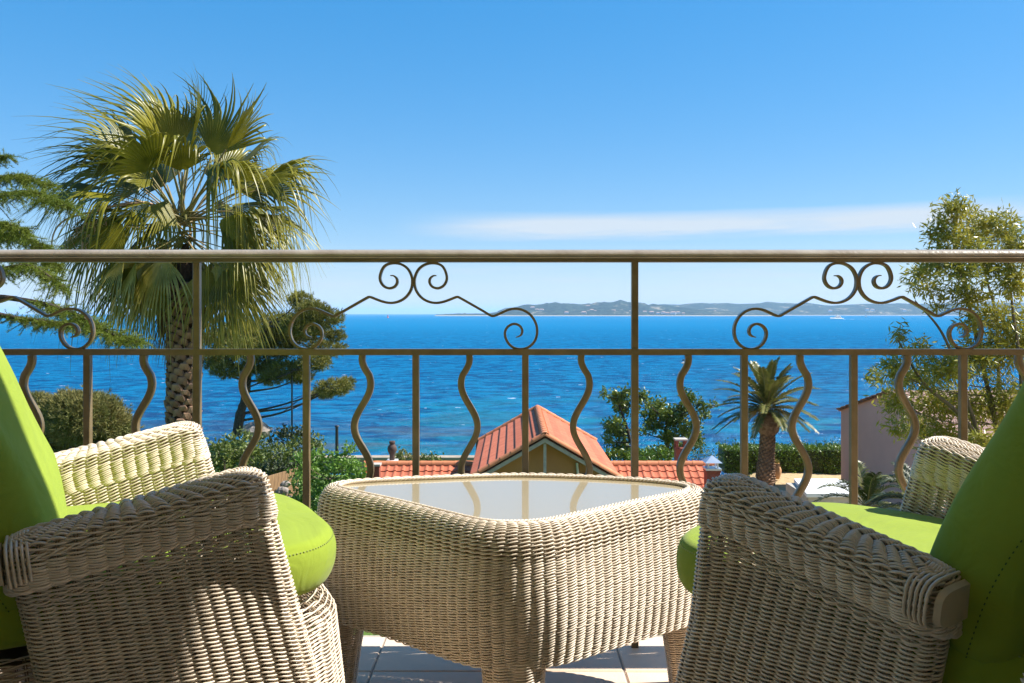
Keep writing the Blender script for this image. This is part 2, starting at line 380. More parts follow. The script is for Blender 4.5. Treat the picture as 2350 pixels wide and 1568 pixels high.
# ---- sea
SEAM_ = bpy.data.materials.new('sea_water'); SEAM_.use_nodes = True; t = SEAM_.node_tree
b = t.nodes['Principled BSDF']; b.inputs['Roughness'].default_value = .22; b.inputs['IOR'].default_value = 1.33
tcn = N(t, 'ShaderNodeTexCoord'); P0 = tcn.outputs['Object']
def noise(t, vec, scale, detail=4, rough=.55, stretch=None, dist=0):
    if stretch:
        mp = N(t, 'ShaderNodeMapping'); mp.inputs['Scale'].default_value = stretch; mp.inputs['Rotation'].default_value = (0, 0, R(12)); L(t, vec, mp.inputs[0]); vec = mp.outputs[0]
    n = N(t, 'ShaderNodeTexNoise'); n.inputs['Scale'].default_value = scale; n.inputs['Detail'].default_value = detail
    n.inputs['Roughness'].default_value = rough; n.inputs['Distortion'].default_value = dist; L(t, vec, n.inputs['Vector']); return n.outputs[0]
wa = noise(t, P0, .34, 9, .72, (.75, 1.1, 1), .4); wb = noise(t, P0, .05, 4, .6, (.5, 1.2, 1)); wc = noise(t, P0, 1.3, 3, .6, (.6, 1.2, 1))
sxx = N(t, 'ShaderNodeSeparateXYZ'); L(t, P0, sxx.inputs[0])
dist = M(t, 'MAXIMUM', sxx.outputs[1], 20.0)
hgt = M(t, 'ADD', M(t, 'ADD', M(t, 'MULTIPLY', wa, 1.0), M(t, 'MULTIPLY', wb, .5)), M(t, 'MULTIPLY', wc, .22))
bp = N(t, 'ShaderNodeBump'); bp.inputs['Distance'].default_value = 1.0; bp.inputs['Strength'].default_value = .9; L(t, hgt, bp.inputs['Height']); L(t, bp.outputs[0], b.inputs['Normal'])
# water colour: painted wave shading; by depth, turquoise sand patches and brown weed near the shore
def mr_(t, v, a, b_, c=0., d=1., sm=True):
    n = N(t, 'ShaderNodeMapRange'); n.interpolation_type = 'SMOOTHSTEP' if sm else 'LINEAR'
    L(t, v, n.inputs[0]); n.inputs[1].default_value = a; n.inputs[2].default_value = b_; n.inputs[3].default_value = c; n.inputs[4].default_value = d; return n.outputs[0]
def mixc(t, f, a, b_):
    n = N(t, 'ShaderNodeMix', data_type='RGBA')
    L(t, f, n.inputs[0])
    for i, v in ((6, a), (7, b_)):
        if isinstance(v, tuple): n.inputs[i].default_value = (*v, 1)
        else: L(t, v, n.inputs[i])
    return n.outputs[2]
wave_shade = mixc(t, mr_(t, M(t, 'ADD', M(t, 'MULTIPLY', wa, .9), M(t, 'MULTIPLY', wb, .1)), .40, .59), (.0003, .050, .150), (.0008, .155, .320))  # dark troughs and bright crests: wave shading painted into the colour
far = mixc(t, mr_(t, sxx.outputs[1], 150, 900), wave_shade, (.0004, .150, .315))
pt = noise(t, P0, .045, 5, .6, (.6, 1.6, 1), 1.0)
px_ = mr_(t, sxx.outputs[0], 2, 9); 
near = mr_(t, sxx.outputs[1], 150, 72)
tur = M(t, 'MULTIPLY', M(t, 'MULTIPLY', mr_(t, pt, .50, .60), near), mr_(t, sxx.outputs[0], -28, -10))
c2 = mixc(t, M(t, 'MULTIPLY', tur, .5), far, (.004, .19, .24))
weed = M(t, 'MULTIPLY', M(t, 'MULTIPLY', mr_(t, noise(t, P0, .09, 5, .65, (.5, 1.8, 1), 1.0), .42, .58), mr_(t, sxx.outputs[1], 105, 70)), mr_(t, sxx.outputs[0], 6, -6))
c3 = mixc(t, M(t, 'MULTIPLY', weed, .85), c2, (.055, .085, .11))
# wave-top foam flecks
fo1 = noise(t, P0, .36, 2, .5, (.7, 1.1, 1)); fo2 = noise(t, P0, .75, 5, .7, (.8, 1.2, 1))
foam = M(t, 'MULTIPLY', mr_(t, fo1, .70, .72), mr_(t, fo2, .54, .60))
c4 = mixc(t, foam, c3, (.75, .8, .85))
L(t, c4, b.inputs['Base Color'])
b.inputs['Specular IOR Level'].default_value = 0
gl = N(t, 'ShaderNodeBsdfGlossy'); gl.inputs['Roughness'].default_value = .22; L(t, bp.outputs[0], gl.inputs['Normal']); gl.inputs[0].default_value = (.8, .9, 1, 1)
msx = N(t, 'ShaderNodeMixShader'); msx.inputs[0].default_value = .05; L(t, b.outputs[0], msx.inputs[1]); L(t, gl.outputs[0], msx.inputs[2])
L(t, msx.outputs[0], t.nodes['Material Output'].inputs[0])
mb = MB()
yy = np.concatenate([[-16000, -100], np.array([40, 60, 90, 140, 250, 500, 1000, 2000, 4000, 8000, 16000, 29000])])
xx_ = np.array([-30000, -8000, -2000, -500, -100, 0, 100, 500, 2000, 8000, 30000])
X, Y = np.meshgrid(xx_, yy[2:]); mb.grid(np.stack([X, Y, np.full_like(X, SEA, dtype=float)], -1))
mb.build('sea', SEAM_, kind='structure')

# ---- the far coast
HILLM = bpy.data.materials.new('wooded_hill'); HILLM.use_nodes = True; t = HILLM.node_tree
b = t.nodes['Principled BSDF']; b.inputs['Roughness'].default_value = .95; b.inputs['Specular IOR Level'].default_value = .1
tcn = N(t, 'ShaderNodeTexCoord'); P0 = tcn.outputs['Object']
h1 = noise(t, P0, .030, 8, .75); h2 = noise(t, P0, .006, 4, .6); h3 = noise(t, P0, .045, 3, .6)
ca = mixc(t, mr_(t, h1, .4, .6), (.006, .020, .012), (.045, .07, .038))
ca = mixc(t, M(t, 'MULTIPLY', mr_(t, h2, .55, .66), mr_(t, h3, .45, .6)), ca, (.36, .30, .20))
sxx = N(t, 'ShaderNodeSeparateXYZ'); L(t, P0, sxx.inputs[0])
ca = mixc(t, mr_(t, sxx.outputs[2], SEA+4.5, SEA+2.5), ca, (.45, .40, .32))
L(t, ca, b.inputs['Base Color'])
bp = N(t, 'ShaderNodeBump'); bp.inputs['Distance'].default_value = 12; L(t, h1, bp.inputs['Height']); L(t, bp.outputs[0], b.inputs['Normal'])
def ridge(prof, d, depth, name):
    px, py = np.array(prof, float).T
    n = 260; pp = np.linspace(px[0], px[-1], n); hh = np.interp(pp, px, py)
    H = np.array([at(p, q, d)[2]-SEA for p, q in zip(pp, hh)])
    x = (pp-1175)/F*d
    rows = []
    for k, u in enumerate(np.linspace(0, 1, 16)):
        up = sin(min(u/.45, 1)*pi/2)**1.1 if u < .45 else cos((u-.45)/.55*pi/2)
        bumpy = 1+.16*np.interp(np.arange(n), np.arange(0, n, 6), rng.normal(0, 1, len(np.arange(0, n, 6))))*(.3 < 1)*(0.25 if .4 < u < .5 else 1)*.6
        z = SEA-3+ (H+3)*up*bumpy
        if .4 < u < .5: z = z+rng.normal(0, .9, n)
        rows.append(np.stack([x*(1+ (u-.45)*depth/d), np.full(n, d+(u-.45)*depth), z], -1))
    mb = MB(); mb.grid(np.array(rows)[::-1]); return mb.build(name, HILLM, kind='structure')
ridge([(995, 727), (1000, 722), (1060, 719.5), (1120, 720), (1140, 717), (1155, 711), (1180, 705), (1210, 700), (1260, 698), (1300, 696), (1345, 699), (1400, 694), (1440, 692), (1470, 696), (1500, 701), (1540, 704), (1600, 710), (1680, 716), (1780, 723), (1800, 728)], 4600, 1100, 'headland_hill')
ridge([(1400, 728), (1440, 712), (1480, 704), (1520, 701), (1560, 702), (1620, 696), (1660, 697), (1700, 699), (1750, 697), (1800, 696), (1850, 698), (1900, 702), (1960, 701), (2030, 696), (2100, 698), (2200, 699), (2300, 696), (2420, 697), (2560, 702), (2700, 728)], 6000, 1500, 'coastal_hills')
# villas on the headland: one mesh data shared by all
VROOF = mat('weathered_roof', (.42, .26, .20), .9, .2)
def villa_mesh(wm):
    m = MB(); m.box((-9, -6, -3), (9, 6, 6), 0)
    m.add([[-10,-7,6],[10,-7,6],[10,7,6],[-10,7,6],[-6,0,9.5],[6,0,9.5]], [[0,1,5,4],[2,3,4,5]], 1)
    m.add([[-10,-7,6],[10,-7,6],[10,7,6],[-10,7,6],[-6,0,9.5],[6,0,9.5]], [[1,2,5],[3,0,4]], 1)
    return m.mesh('villa', [wm, VROOF], False)
vmW = villa_mesh(WHITE); vmC = villa_mesh(CONC)
vill = [(1232,712),(1243,713),(1262,712),(1290,713),(1318,714),(1350,714.5),(1358,713),(1366,715),(1392,712),(1398,707),(1408,716),(1425,715),(1432,712),(1447,716),(1462,715),(1290,705),(1350,704),(1382,703),(1420,701),(1335,707),(1480,717),(1495,719),(1510,719.5),(1522,719),(1532,721),(1545,720),(1556,718.5),(1568,720.5),(1405,698),(1222,708),(1340,719.5),(1300,719.5)]
for i, (a_, b__) in enumerate(vill):
    o = bpy.data.objects.new('villa', vmW if i % 3 else vmC); col.objects.link(o)
    d_ = 4600-1100*.45*(b__-694)/30*.93-14
    o.location = at(a_, b__+1, d_); s_ = .8+.7*random.random(); o.scale = (s_, s_, s_); o.rotation_euler[2] = random.uniform(-.4, .4)
    lab, grp = (('tiny pale villa close to the waterline of the wooded headland across the bay', 'villas along the headland shore') if b__ >= 717 else
               ('tiny pale villa on the lower slope of the wooded headland across the bay', 'villas on the lower headland slope') if b__ >= 710 else
               ('tiny pale villa high on the crest of the wooded headland across the bay', 'villas high on the headland'))
    tag(o, lab, 'villa', grp)
for a_, b__ in ((2002, 713), (1990, 712), (1640, 716), (1905, 715), (2075, 714)):
    o = bpy.data.objects.new('villa', vmW); col.objects.link(o); o.location = at(a_, b__, 5420); o.scale = (1.2,)*3
    tag(o, 'tiny white villa on the more distant blue hills across the bay', 'villa', 'villas on the distant hills')

# ---- motor yacht, sail boat, buoy
yo = empty('motor_yacht', (*at(1920, 733, 1750)[:2], SEA), 'white motor yacht cruising in front of the far hills', 'yacht', rz=R(28))
mb = MB(); hull = []
for u in np.linspace(-1, 1, 13):
    x = -u*17.5; wd = 3.6*(1-max(0, u)**2.4)*(1 if u > -1 else .9); k = 2.3+1.3*max(0, u)
    hull.append([[x, -wd*.55, -.5], [x-1.2*max(0, u), -wd, 1.0], [x-2.2*max(0, u), -wd*1.0, k], [x-2.2*max(0, u), wd*1.0, k], [x-1.2*max(0, u), wd, 1.0], [x, wd*.55, -.5]])
mb.grid(np.array(hull)); mb.add(np.array(hull[0]), [[0,1,2,3,4,5]]); mb.build('hull', WHITE, yo, True)
mb = MB(); mb.box((-8, -2.8, 2.6), (12, 2.8, 4.8)); mb.build('main_deck', WHITE, yo, False)
mb = MB(); mb.box((-3, -2.4, 4.8), (9, 2.4, 6.9)); mb.box((0, -1.6, 6.9), (3, 1.6, 8.3)); mb.build('upper_deck', WHITE, yo, False)
mb = MB(); mb.box((-7, -2.84, 3.4), (11, -2.8, 4.2)); mb.box((-2.5, -2.44, 5.5), (8, -2.4, 6.3)); mb.build('window_band', BLACKM, yo, False)
mb = MB(); mb.tube([[2, 0, 8.3], [2.6, 0, 11.5]], .15, 6); mb.build('mast', WHITE, yo)
FOAMM = mat('foam', (.8, .85, .9), .8, .2, col2=(.35, .5, .65), vscale=.2)
mb = MB(); 
Vw = [[[17+u*75, -1-1.5*u+ .8*sin(u*20), .05+.25*cos(v*pi/2*1)*(1-u)] if v == 0 else [17+u*95, v*(1.2+3*u), .04] for v in (-1, 0, 1)] for u in np.linspace(0, 1, 24)]
mb.grid(Vw); o = mb.build('wake', FOAMM, yo)
bo = empty('sailing_boat', (*at(1986, 728, 2850)[:2], SEA), 'tiny sailing boat with a white sail beyond the motor yacht', 'boat')
mb = MB(); mb.grid([[[x, -w_, 1], [x, 0, -.3], [x, w_, 1]] for x, w_ in ((-6, .2), (-2, 1.6), (3, 1.5), (6, 1))]); mb.build('hull', WHITE, bo)
mb = MB(); mb.tube([[0, 0, 0], [0, 0, 15]], .12, 5); mb.build('mast', WHITE, bo)
mb = MB(); mb.grid([[[.2, 0, 1.5], [2.5, .4, 1.6], [5, .1, 1.7]], [[.2, 0, 8], [1.6, .35, 8], [3, .1, 8]], [[.2, 0, 14.5], [.25, 0, 14.5], [.3, 0, 14.5]]]); mb.build('sail', WHITE, bo)
REDP = mat('red_paint', (.6, .05, .03), .5)
mb = MB(); mb.lathe([[0, -1], [2.6, -1], [2.6, 1], [1.6, 1.4], [1.0, 6], [1.4, 6.3], [1.4, 7.6], [.5, 8.4], [0, 8.4]], 10)
mb.build('channel_buoy', REDP, None, loc=(*at(890, 726, 2300)[:2], SEA), label='small red channel marker standing on the sea horizon', cat='buoy')

# ================================================================== THE GABLED HOUSE BELOW
ho = empty('gabled_house', (0, 24, -6.1), 'low house with orange tiled roof and ochre gable below the balcony', 'house')
HOFF = np.array([0, 24, -6.1])
def hb(mb, name, m, parent, smooth=False, **k):
    v = [x-HOFF for x in mb.v]; mb.v = v; return mb.build(name, m, parent, smooth, **k)
gx, hw = .80, 1.80; gy0, gy1 = 20.0, 26.0; zr = CH-2.95; ze = CH-3.98
slope = math.atan2(zr-ze, hw)
# gable wing walls
mb = MB(); wy = 20.42
mb.add([[gx-1.62, wy, -6.1], [gx+1.62, wy, -6.1], [gx+1.62, wy, ze+.02], [gx, wy, zr-.10], [gx-1.62, wy, ze+.02]], [[0,1,2,3,4]])
hb(mb, 'gable_wall', WALLO, ho)
mb = MB(); mb.box((gx-1.62, wy+.003, -6.1), (gx-1.5, 26, ze+.02)); mb.box((gx+1.5, wy+.003, -6.1), (gx+1.62, 26, ze+.02))
mb.add([[gx-1.5, 25.9, -6.1], [gx+1.5, 25.9, -6.1], [gx+1.5, 25.9, ze+.02], [gx, 25.9, zr-.10], [gx-1.5, 25.9, ze+.02]], [[4,3,2,1,0]])
hb(mb, 'side_wall', WALLO, ho)
# boarding under the roof, and slope courses
gr = MB()
for sg in (-1, 1):
    v = []
    for yq in (gy0+.06, gy1-.06):
        v += [[gx, yq, zr-.10], [gx+sg*hw*.99, yq, ze-.09], [gx+sg*hw*.99, yq, ze-.05], [gx, yq, zr-.06]]
    gr.add(v, [[0,1,2,3],[4,7,6,5],[0,4,5,1],[3,2,6,7],[1,5,6,2]])
groof = hb(gr, 'gable_roof', PALEW, ho)
nC = 8; clen = hw/cos(slope)/nC
for sg in (-1, 1):
    for k in range(nC):
        s0, s1 = (k)*clen, (k+1)*clen+.03
        mb = MB(); ny = 25
        yq = np.linspace(gy0, gy1, ny*4+1)
        rows = []
        for s_, off in ((s0+.02, .0), (s1-.02, .032), (s1, .03), (s1, .006)):
            x = gx+sg*cos(slope)*s_; z = zr-sin(slope)*s_
            prof = .012*np.array([1, .2, 0, .2])[np.arange(len(yq)) % 4]
            n_ = np.array([sg*sin(slope), 0, cos(slope)])
            rows.append(np.stack([np.full_like(yq, x)+n_[0]*(off+prof), yq, z+n_[2]*(off+prof)], -1))
        mb.grid(np.array(rows) if sg < 0 else np.array(rows)[::-1])
        hb(mb, 'tile_course', ROOF, groof, False)
# half round ridge tiles
def halfround(ln, r, lift=.0, taper=.12, th=.018):
    m = MB(); rows = []
    for y_, rr in ((0, r*(1+taper)), (ln*1.08, r)):
        a = np.linspace(-.15, pi+.15, 9)
        rows.append(np.stack([-np.cos(a)*rr, np.full(9, y_), np.sin(a)*rr], -1))
    m.grid(np.array(rows))
    a = np.linspace(-.15, pi+.15, 9); rr = r*(1+taper)
    m.grid([np.stack([-np.cos(a)*(rr-th), np.full(9, 0.), np.sin(a)*(rr-th)], -1), rows[0]])
    return m.mesh('ridge_tile', RIDGE, True)
hr = halfround(.34, .105)
def place(name, me, parent, loc, rot, **k):
    o = bpy.data.objects.new(name, me); col.objects.link(o); o.parent = parent
    o.location = Vector(np.asarray(loc)-HOFF if parent is not None and parent in (groof, ho, mroof_holder[0]) else loc); o.rotation_euler = rot
    tag(o, **k); return o
mroof_holder = [None]
for k in range(18):
    place('ridge_tile', hr, groof, (gx, gy0-.03+k*.335, zr-.02), (0, 0, 0))
# verge tiles along front and rear rakes
hv = halfround(.30, .075)
for sg in (-1, 1):
    for yq in (gy0+.02, gy1-.02):
        for k in range(7):
            s_ = (k+1)*.30+.02
            x = gx+sg*cos(slope)*s_; z = zr-sin(slope)*s_+.0
            o = bpy.data.objects.new('verge_tile', hv); col.objects.link(o); o.parent = groof
            o.location = Vector(np.array([x, yq, z+.015])-HOFF)
            d_ = Vector((-sg*cos(slope), 0, sin(slope)))
            xx = Vector((0, 1, 0)) if sg > 0 else Vector((0, -1, 0)); zz = xx.cross(d_)
            o.rotation_euler = Matrix((xx, d_, zz)).transposed().to_euler()
# barge boards, centre strut, vent pipe
for sg in (-1, 1):
    mb = MB(); th = .095
    v = []
    for yq in (gy0+.03, gy0+.07):
        for (s_, dz) in ((0, -.07), (hw/cos(slope), -.07), (hw/cos(slope), -.07-th), (0, -.07-th*1.05)):
            v.append([gx+sg*(cos(slope)*s_+ (0.003 if s_ == 0 else 0)), yq, zr-sin(slope)*s_+dz])
    mb.add(v, [[0,1,2,3],[4,7,6,5],[0,4,5,1],[1,5,6,2],[2,6,7,3],[3,7,4,0]])
    hb(mb, 'barge_board', PALEW, ho)
mb = MB(); mb.box((gx-.035, gy0+.10, -6.0), (gx+.035, gy0+.17, zr-.2)); hb(mb, 'centre_post', PALEW, ho)
mb = MB(); mb.tube([[gx+.82, wy-.06, -5.5], [gx+.82, wy-.06, zr-.95], [gx+.80, wy-.06, zr-.72]], .035, 8); hb(mb, 'vent_pipe', ZINC, ho, True)
mb = MB(); mb.tube([[gx+1.0, wy-.05, -5.5], [gx+1.0, wy-.05, zr-1.05]], .012, 6); mb.lathe([[0,0],[.05,.01],[.06,.05],[.05,.09],[0,.1]], 10, (gx+1.0, wy-.07, zr-1.08)); hb(mb, 'wall_lamp', BLACKM, ho, True)

# main low roof
mr0 = empty('low_roof', (0, 0, 0), None, None); mr0.parent = ho; mr0.location = (0, 0, 0); 
mroof_holder[0] = mr0
mx0, mx1, myr = -4.62, 6.33, 26.0; mzr = CH-343/F*26.0-.06; msl = R(24)
TW, TL = .2405, .345
def tile_mesh():
    m = MB(); ups = np.array([0, .03, .06, .09, .13, .19, TW+.0]); hp = np.array([.028, .034, .028, .006, .002, .004, .018])
    rows = []
    for v_, off in ((0, .0), (TL+.02, .032), (TL+.021, .004)):
        rows.append(np.stack([ups, np.full(7, -v_), hp*(1 if off != .004 else .5)+off], -1))
    m.grid(np.array(rows)[::-1]); return m.mesh('roof_tile', ROOF, False)
tm = tile_mesh()
ncol = int((mx1-mx0)/TW)
for i in range(ncol):
    x = mx0+i*TW
    if gx-1.75 < x and x+TW < gx+1.75: continue
    for k in range(6):
        o = bpy.data.objects.new('roof_tile', tm); col.objects.link(o); o.parent = mr0
        s_ = k*TL+.04
        o.location = (x+random.uniform(-.004, .004), myr-cos(msl)*s_-24, mzr-sin(msl)*s_+6.1+.02+random.uniform(-.003, .003))
        o.rotation_euler = (msl, 0, random.uniform(-.01, .01))
mb = MB()
v = [[mx0, myr+1.2, mzr-.6], [mx1, myr+1.2, mzr-.6], [mx1, myr, mzr], [mx0, myr, mzr], [mx1, myr-2.2, mzr-2.2*math.tan(msl)], [mx0, myr-2.2, mzr-2.2*math.tan(msl)]]
mb.add(v, [[1,0,3,2],[2,3,5,4]]); hb(mb, 'roof_deck', PALEW, mr0)
hr2 = halfround(.36, .11, taper=.08)
k = 0
xx = mx0-.02
while xx < mx1-.1:
    if not (gx-1.3 < xx < gx+1.1):
        place('ridge_tile', hr2, mr0, (xx, myr, mzr+.02), (0, 0, -pi/2))
    xx += .355
mb = MB(); mb.box((mx0+.1, myr-2.0, -6.1), (gx-1.63, myr-1.9, mzr-.9)); mb.box((gx+1.63, myr-2.0, -6.1), (mx1-.1, myr-1.9, mzr-.9))
mb.box((mx0+.1, myr-1.9, -6.1), (mx0+.2, myr+1.1, mzr-.62)); mb.box((mx1-.2, myr-1.9, -6.1), (mx1-.1, myr+1.1, mzr-.62)); hb(mb, 'low_wall', WALLO, ho)
def chimney(px, top, bot, d, wpx, name, label, capm, style):
    c = at(px, bot, d); tp = at(px, top, d); hwid = wpx/2/F*d; h = tp[2]-c[2]
    x, y = c[0], d
    mb = MB(); b0 = c[2]-.5
    if style == 'open':
        z1 = c[2]+h*.52; mb.box((x-hwid, y-hwid, b0), (x+hwid, y+hwid, z1)); mb.box((x-hwid*1.08, y-hwid*1.08, z1+.002), (x+hwid*1.08, y+hwid*1.08, z1+h*.07))
        q = hwid*.42
        for sx in (-1, 1):
            for sy in (-1, 1):
                x0 = x+sx*(hwid-q/2); y0 = y+sy*(hwid-q/2)
                mb.box((x0-q/2, y0-q/2, z1+h*.072), (x0+q/2, y0+q/2, z1+h*.40))
    else:
        mb.box((x-hwid, y-hwid, b0), (x+hwid, y+hwid, c[2]+h*.8))
        # mortar courses stand proud as corbelled band
        mb.box((x-hwid*1.12, y-hwid*1.12, c[2]+h*.802), (x+hwid*1.12, y+hwid*1.12, c[2]+h*.88))
    st_ = hb(mb, name, BRICK, ho, label=label)
    mb = MB()
    if style == 'open': mb.box((x-hwid*1.15, y-hwid*1.15, z1+h*.402), (x+hwid*1.15, y+hwid*1.15, z1+h*.47))
    elif style == 'cowl':
        zt = c[2]+h*.882; mb.box((x-hwid*1.2, y-hwid*1.2, zt), (x+hwid*1.2, y+hwid*1.2, zt+.05))
        for sx in (-1, 1):
            for sy in (-1, 1): mb.box((x+sx*hwid*.7-.02, y+sy*hwid*.7-.02, zt+.052), (x+sx*hwid*.7+.02, y+sy*hwid*.7+.02, zt+.22))
        mb.add([[x-hwid*1.3, y-hwid*1.3, zt+.222], [x+hwid*1.3, y-hwid*1.3, zt+.222], [x+hwid*1.3, y+hwid*1.3, zt+.222], [x-hwid*1.3, y+hwid*1.3, zt+.222], [x, y, zt+.42]], [[0,1,4],[1,2,4],[2,3,4],[3,0,4]])
    else: mb.box((x-hwid*1.2, y-hwid*1.2, c[2]+h*.882), (x+hwid*1.2, y+hwid*1.2, c[2]+h))
    hb(mb, 'chimney_cap', capm, st_)
chimney(1562, 1006, 1060, 26.6, 25, 'brick_chimney', 'open topped red brick chimney behind the ridge', CONC, 'open')
chimney(1634, 1070, 1130, 24.6, 30, 'brick_chimney', 'low red brick chimney under a pale metal cowl', ZINC, 'cowl')
chimney(861, 1064, 1100, 24.6, 22, 'brick_chimney', 'short red brick chimney with a flat pale cap', CONC, 'flat')
c = at(900, 1060, 26.6); s_ = 26.6/F
mb = MB(); mb.lathe(np.array([[0, 0], [6, 0], [6, 16], [7, 20], [10, 26], [11, 31], [10, 36], [7, 40], [5.5, 42], [7, 44], [7, 49], [5, 49], [4.5, 42], [0, 40]])*s_, 18, (c[0], 26.6, c[2]-.02))
hb(mb, 'chimney_pot', DARKCLAY, ho, True, label='dark bulbous clay chimney pot on a white base')
mb = MB(); mb.box((c[0]-.17, 26.4, c[2]-.35), (c[0]+.17, 26.8, c[2]+.06)); hb(mb, 'pot_base', WHITE, ho)

# ================================================================== PINK HOUSE
pk = empty('pink_house', (*at(2060, 720, 31)[:2], -6.1), 'pale pink rendered house with a tiled roof half hidden by the acacia', 'house')
PO = np.array([*at(2060, 720, 31)[:2], -6.1])
def pbld(mb, name, m, parent, smooth=False, **k):
    mb.v = [x-PO for x in mb.v]; return mb.build(name, m, parent, smooth, **k)
A = at(1930, 943, 34); B = at(2290, 950, 24); Rg = at(2045, 893, 31.5)
zE = A[2]; zRg = Rg[2]
mid = A+(B-A)*.40
B2 = A+(B-A)*.8
nrm = np.array([(B-A)[1], -(B-A)[0]]); nrm /= np.linalg.norm(nrm); nrm = -nrm   # into the building
if nrm[0] < 0: nrm = -nrm
dep = np.array([nrm[0]*9, nrm[1]*9, 0])
mb = MB()
f0 = [np.array([A[0], A[1], -6.1]), np.array([B2[0], B2[1], -6.1]), np.array([B2[0], B2[1], zE]), np.array([mid[0], mid[1], zRg]), np.array([A[0], A[1], zE])]
mb.add(f0, [[0,1,2,3,4]]); pbld(mb, 'gable_wall', PINK, pk)
mb = MB(); mb.add([f0[0], f0[4], f0[4]+dep, f0[0]+dep], [[0,1,2,3]]); mb.add([f0[1], f0[2], f0[2]+dep, f0[1]+dep], [[3,2,1,0]]); mb.add([p+dep for p in f0], [[4,3,2,1,0]]); pbld(mb, 'side_wall', PINK, pk)
e = (B-A)/np.linalg.norm((B-A)[:2]); e[2] = 0
PROOF = mat('faded_roof_tile', (.50, .32, .26), .85, .2, col2=(.42, .26, .20), vscale=3, objrand=.15)
rf = None
for (pa, pb, sg) in ((f0[3], f0[4], -1), (f0[3], f0[2], 1)):
    dirn = pb-pa; Ls = np.linalg.norm(dirn); dirn = dirn/Ls
    up = np.cross(dirn, nrm.tolist()+[0]); up = up if up[2] > 0 else -up
    ax = np.array([nrm[0], nrm[1], 0])
    p0_ = pa-ax*.12; mb = MB()
    nn_ = 10; cl = (Ls+.15)/nn_
    base = MB(); v = [pa-ax*.1+up*.0, pb+dirn*.12-ax*.1, pb+dirn*.12+ax*9.1, pa+ax*9.1]; base.add(np.array(v)+up*.004, [[0,1,2,3]]); base.add(np.array(v)+up*.05, [[0,1,2,3]])
    hold = pbld(base, 'roof', PROOF, pk)
    for k in range(nn_):
        m_ = MB(); us = np.linspace(0, 9.2, 41*2+1); bmp = np.where(np.arange(len(us)) % 2 == 0, .05, .0)
        r0 = (p0_+dirn*(k*cl))[None]+ax[None]*us[:, None]+up[None]*(bmp[:, None]+.05)
        r1_ = (p0_+dirn*((k+1)*cl+.02))[None]+ax[None]*us[:, None]+up[None]*(bmp[:, None]+.085)
        r2_ = r1_-up[None]*.05
        m_.grid([r0, r1_, r2_]); pbld(m_, 'tile_course', PROOF, hold)
# ================================================================== BALCONY
fl = MB(); fl.box((-5, -2.2, -.30), (5, 2.225, -.012)); floor = fl.build('balcony_floor', CONC, kind='structure', smooth=False)
mb = MB(); mb.box((-5, -2.2, -.0118), (5, 2.20, -.0045)); mb.build('grout', GROUT, floor, smooth=False)
g = .0022
tmesh = {}
def floor_tile(x0, y0, x1, y1):
    w_, h_ = x1-x0-2*g, y1-y0-2*g
    key = (round(w_, 3), round(h_, 3))
    if key not in tmesh:
        m = MB(); e_ = .003
        m.box((e_, e_, -.008), (w_-e_, h_-e_, 0))
        v = np.array([[0,0,-.008],[w_,0,-.008],[w_,h_,-.008],[0,h_,-.008],[0,0,-.003],[w_,0,-.003],[w_,h_,-.003],[0,h_,-.003],[e_,e_,0],[w_-e_,e_,0],[w_-e_,h_-e_,0],[e_,h_-e_,0]])
        m = MB(); m.add(v, [[0,1,5,4],[1,2,6,5],[2,3,7,6],[3,0,4,7],[4,5,9,8],[5,6,10,9],[6,7,11,10],[7,4,8,11],[8,9,10,11]])
        tmesh[key] = m.mesh('tile', TILEF, False)
    o = bpy.data.objects.new('tile', tmesh[key]); col.objects.link(o); o.parent = floor; o.location = (x0+g, y0+g, random.uniform(-.0006, .0006))
xj = -.334-.602*8
ylines = [-2.2, -1.62, -1.02, -.42, .18, .78, 1.38, 1.975, 2.19]
while xj < 5:
    for k in range(len(ylines)-1):
        floor_tile(max(xj, -5), ylines[k], min(xj+.602, 5), ylines[k+1])
    xj += .602
mb = MB(); mb.box((-10, -2.4, -6.1), (10, -2.2, 6.5)); mb.build('house_wall', PLASTER, kind='structure', smooth=False)
OVY = 1.43
mb = MB(); mb.box((-8, -2.2, 2.55), (8, OVY, 2.80)); mb.build('upper_balcony_slab', PLASTER, kind='structure', smooth=False)

# ------------------------------------------------------------------ railing
D = F/896.0
rl = empty('railing', (0, D, 0), 'bronze painted iron balcony railing with scrolls and wavy bars', 'railing')
def rb(mb, name, smooth=False, **k):
    mb.v = [x-np.array([0, D, 0]) for x in mb.v]; return mb.build(name, IRON, rl, smooth, **k)
def rx(px): return (px-1175)/896.0
def rz(py): return CH-(py-720)/896.0
XL, XR = rx(-700), rx(3100)
prof = [(-.0215, -.0045), (-.0215, -.0015), (-.0185, -.0008)]+[(-.0225*cos(a)*.98, .0175*sin(a)) for a in np.linspace(.06, pi-.06, 15)]+[(.0185, -.0008), (.0215, -.0015), (.0215, -.0045)]
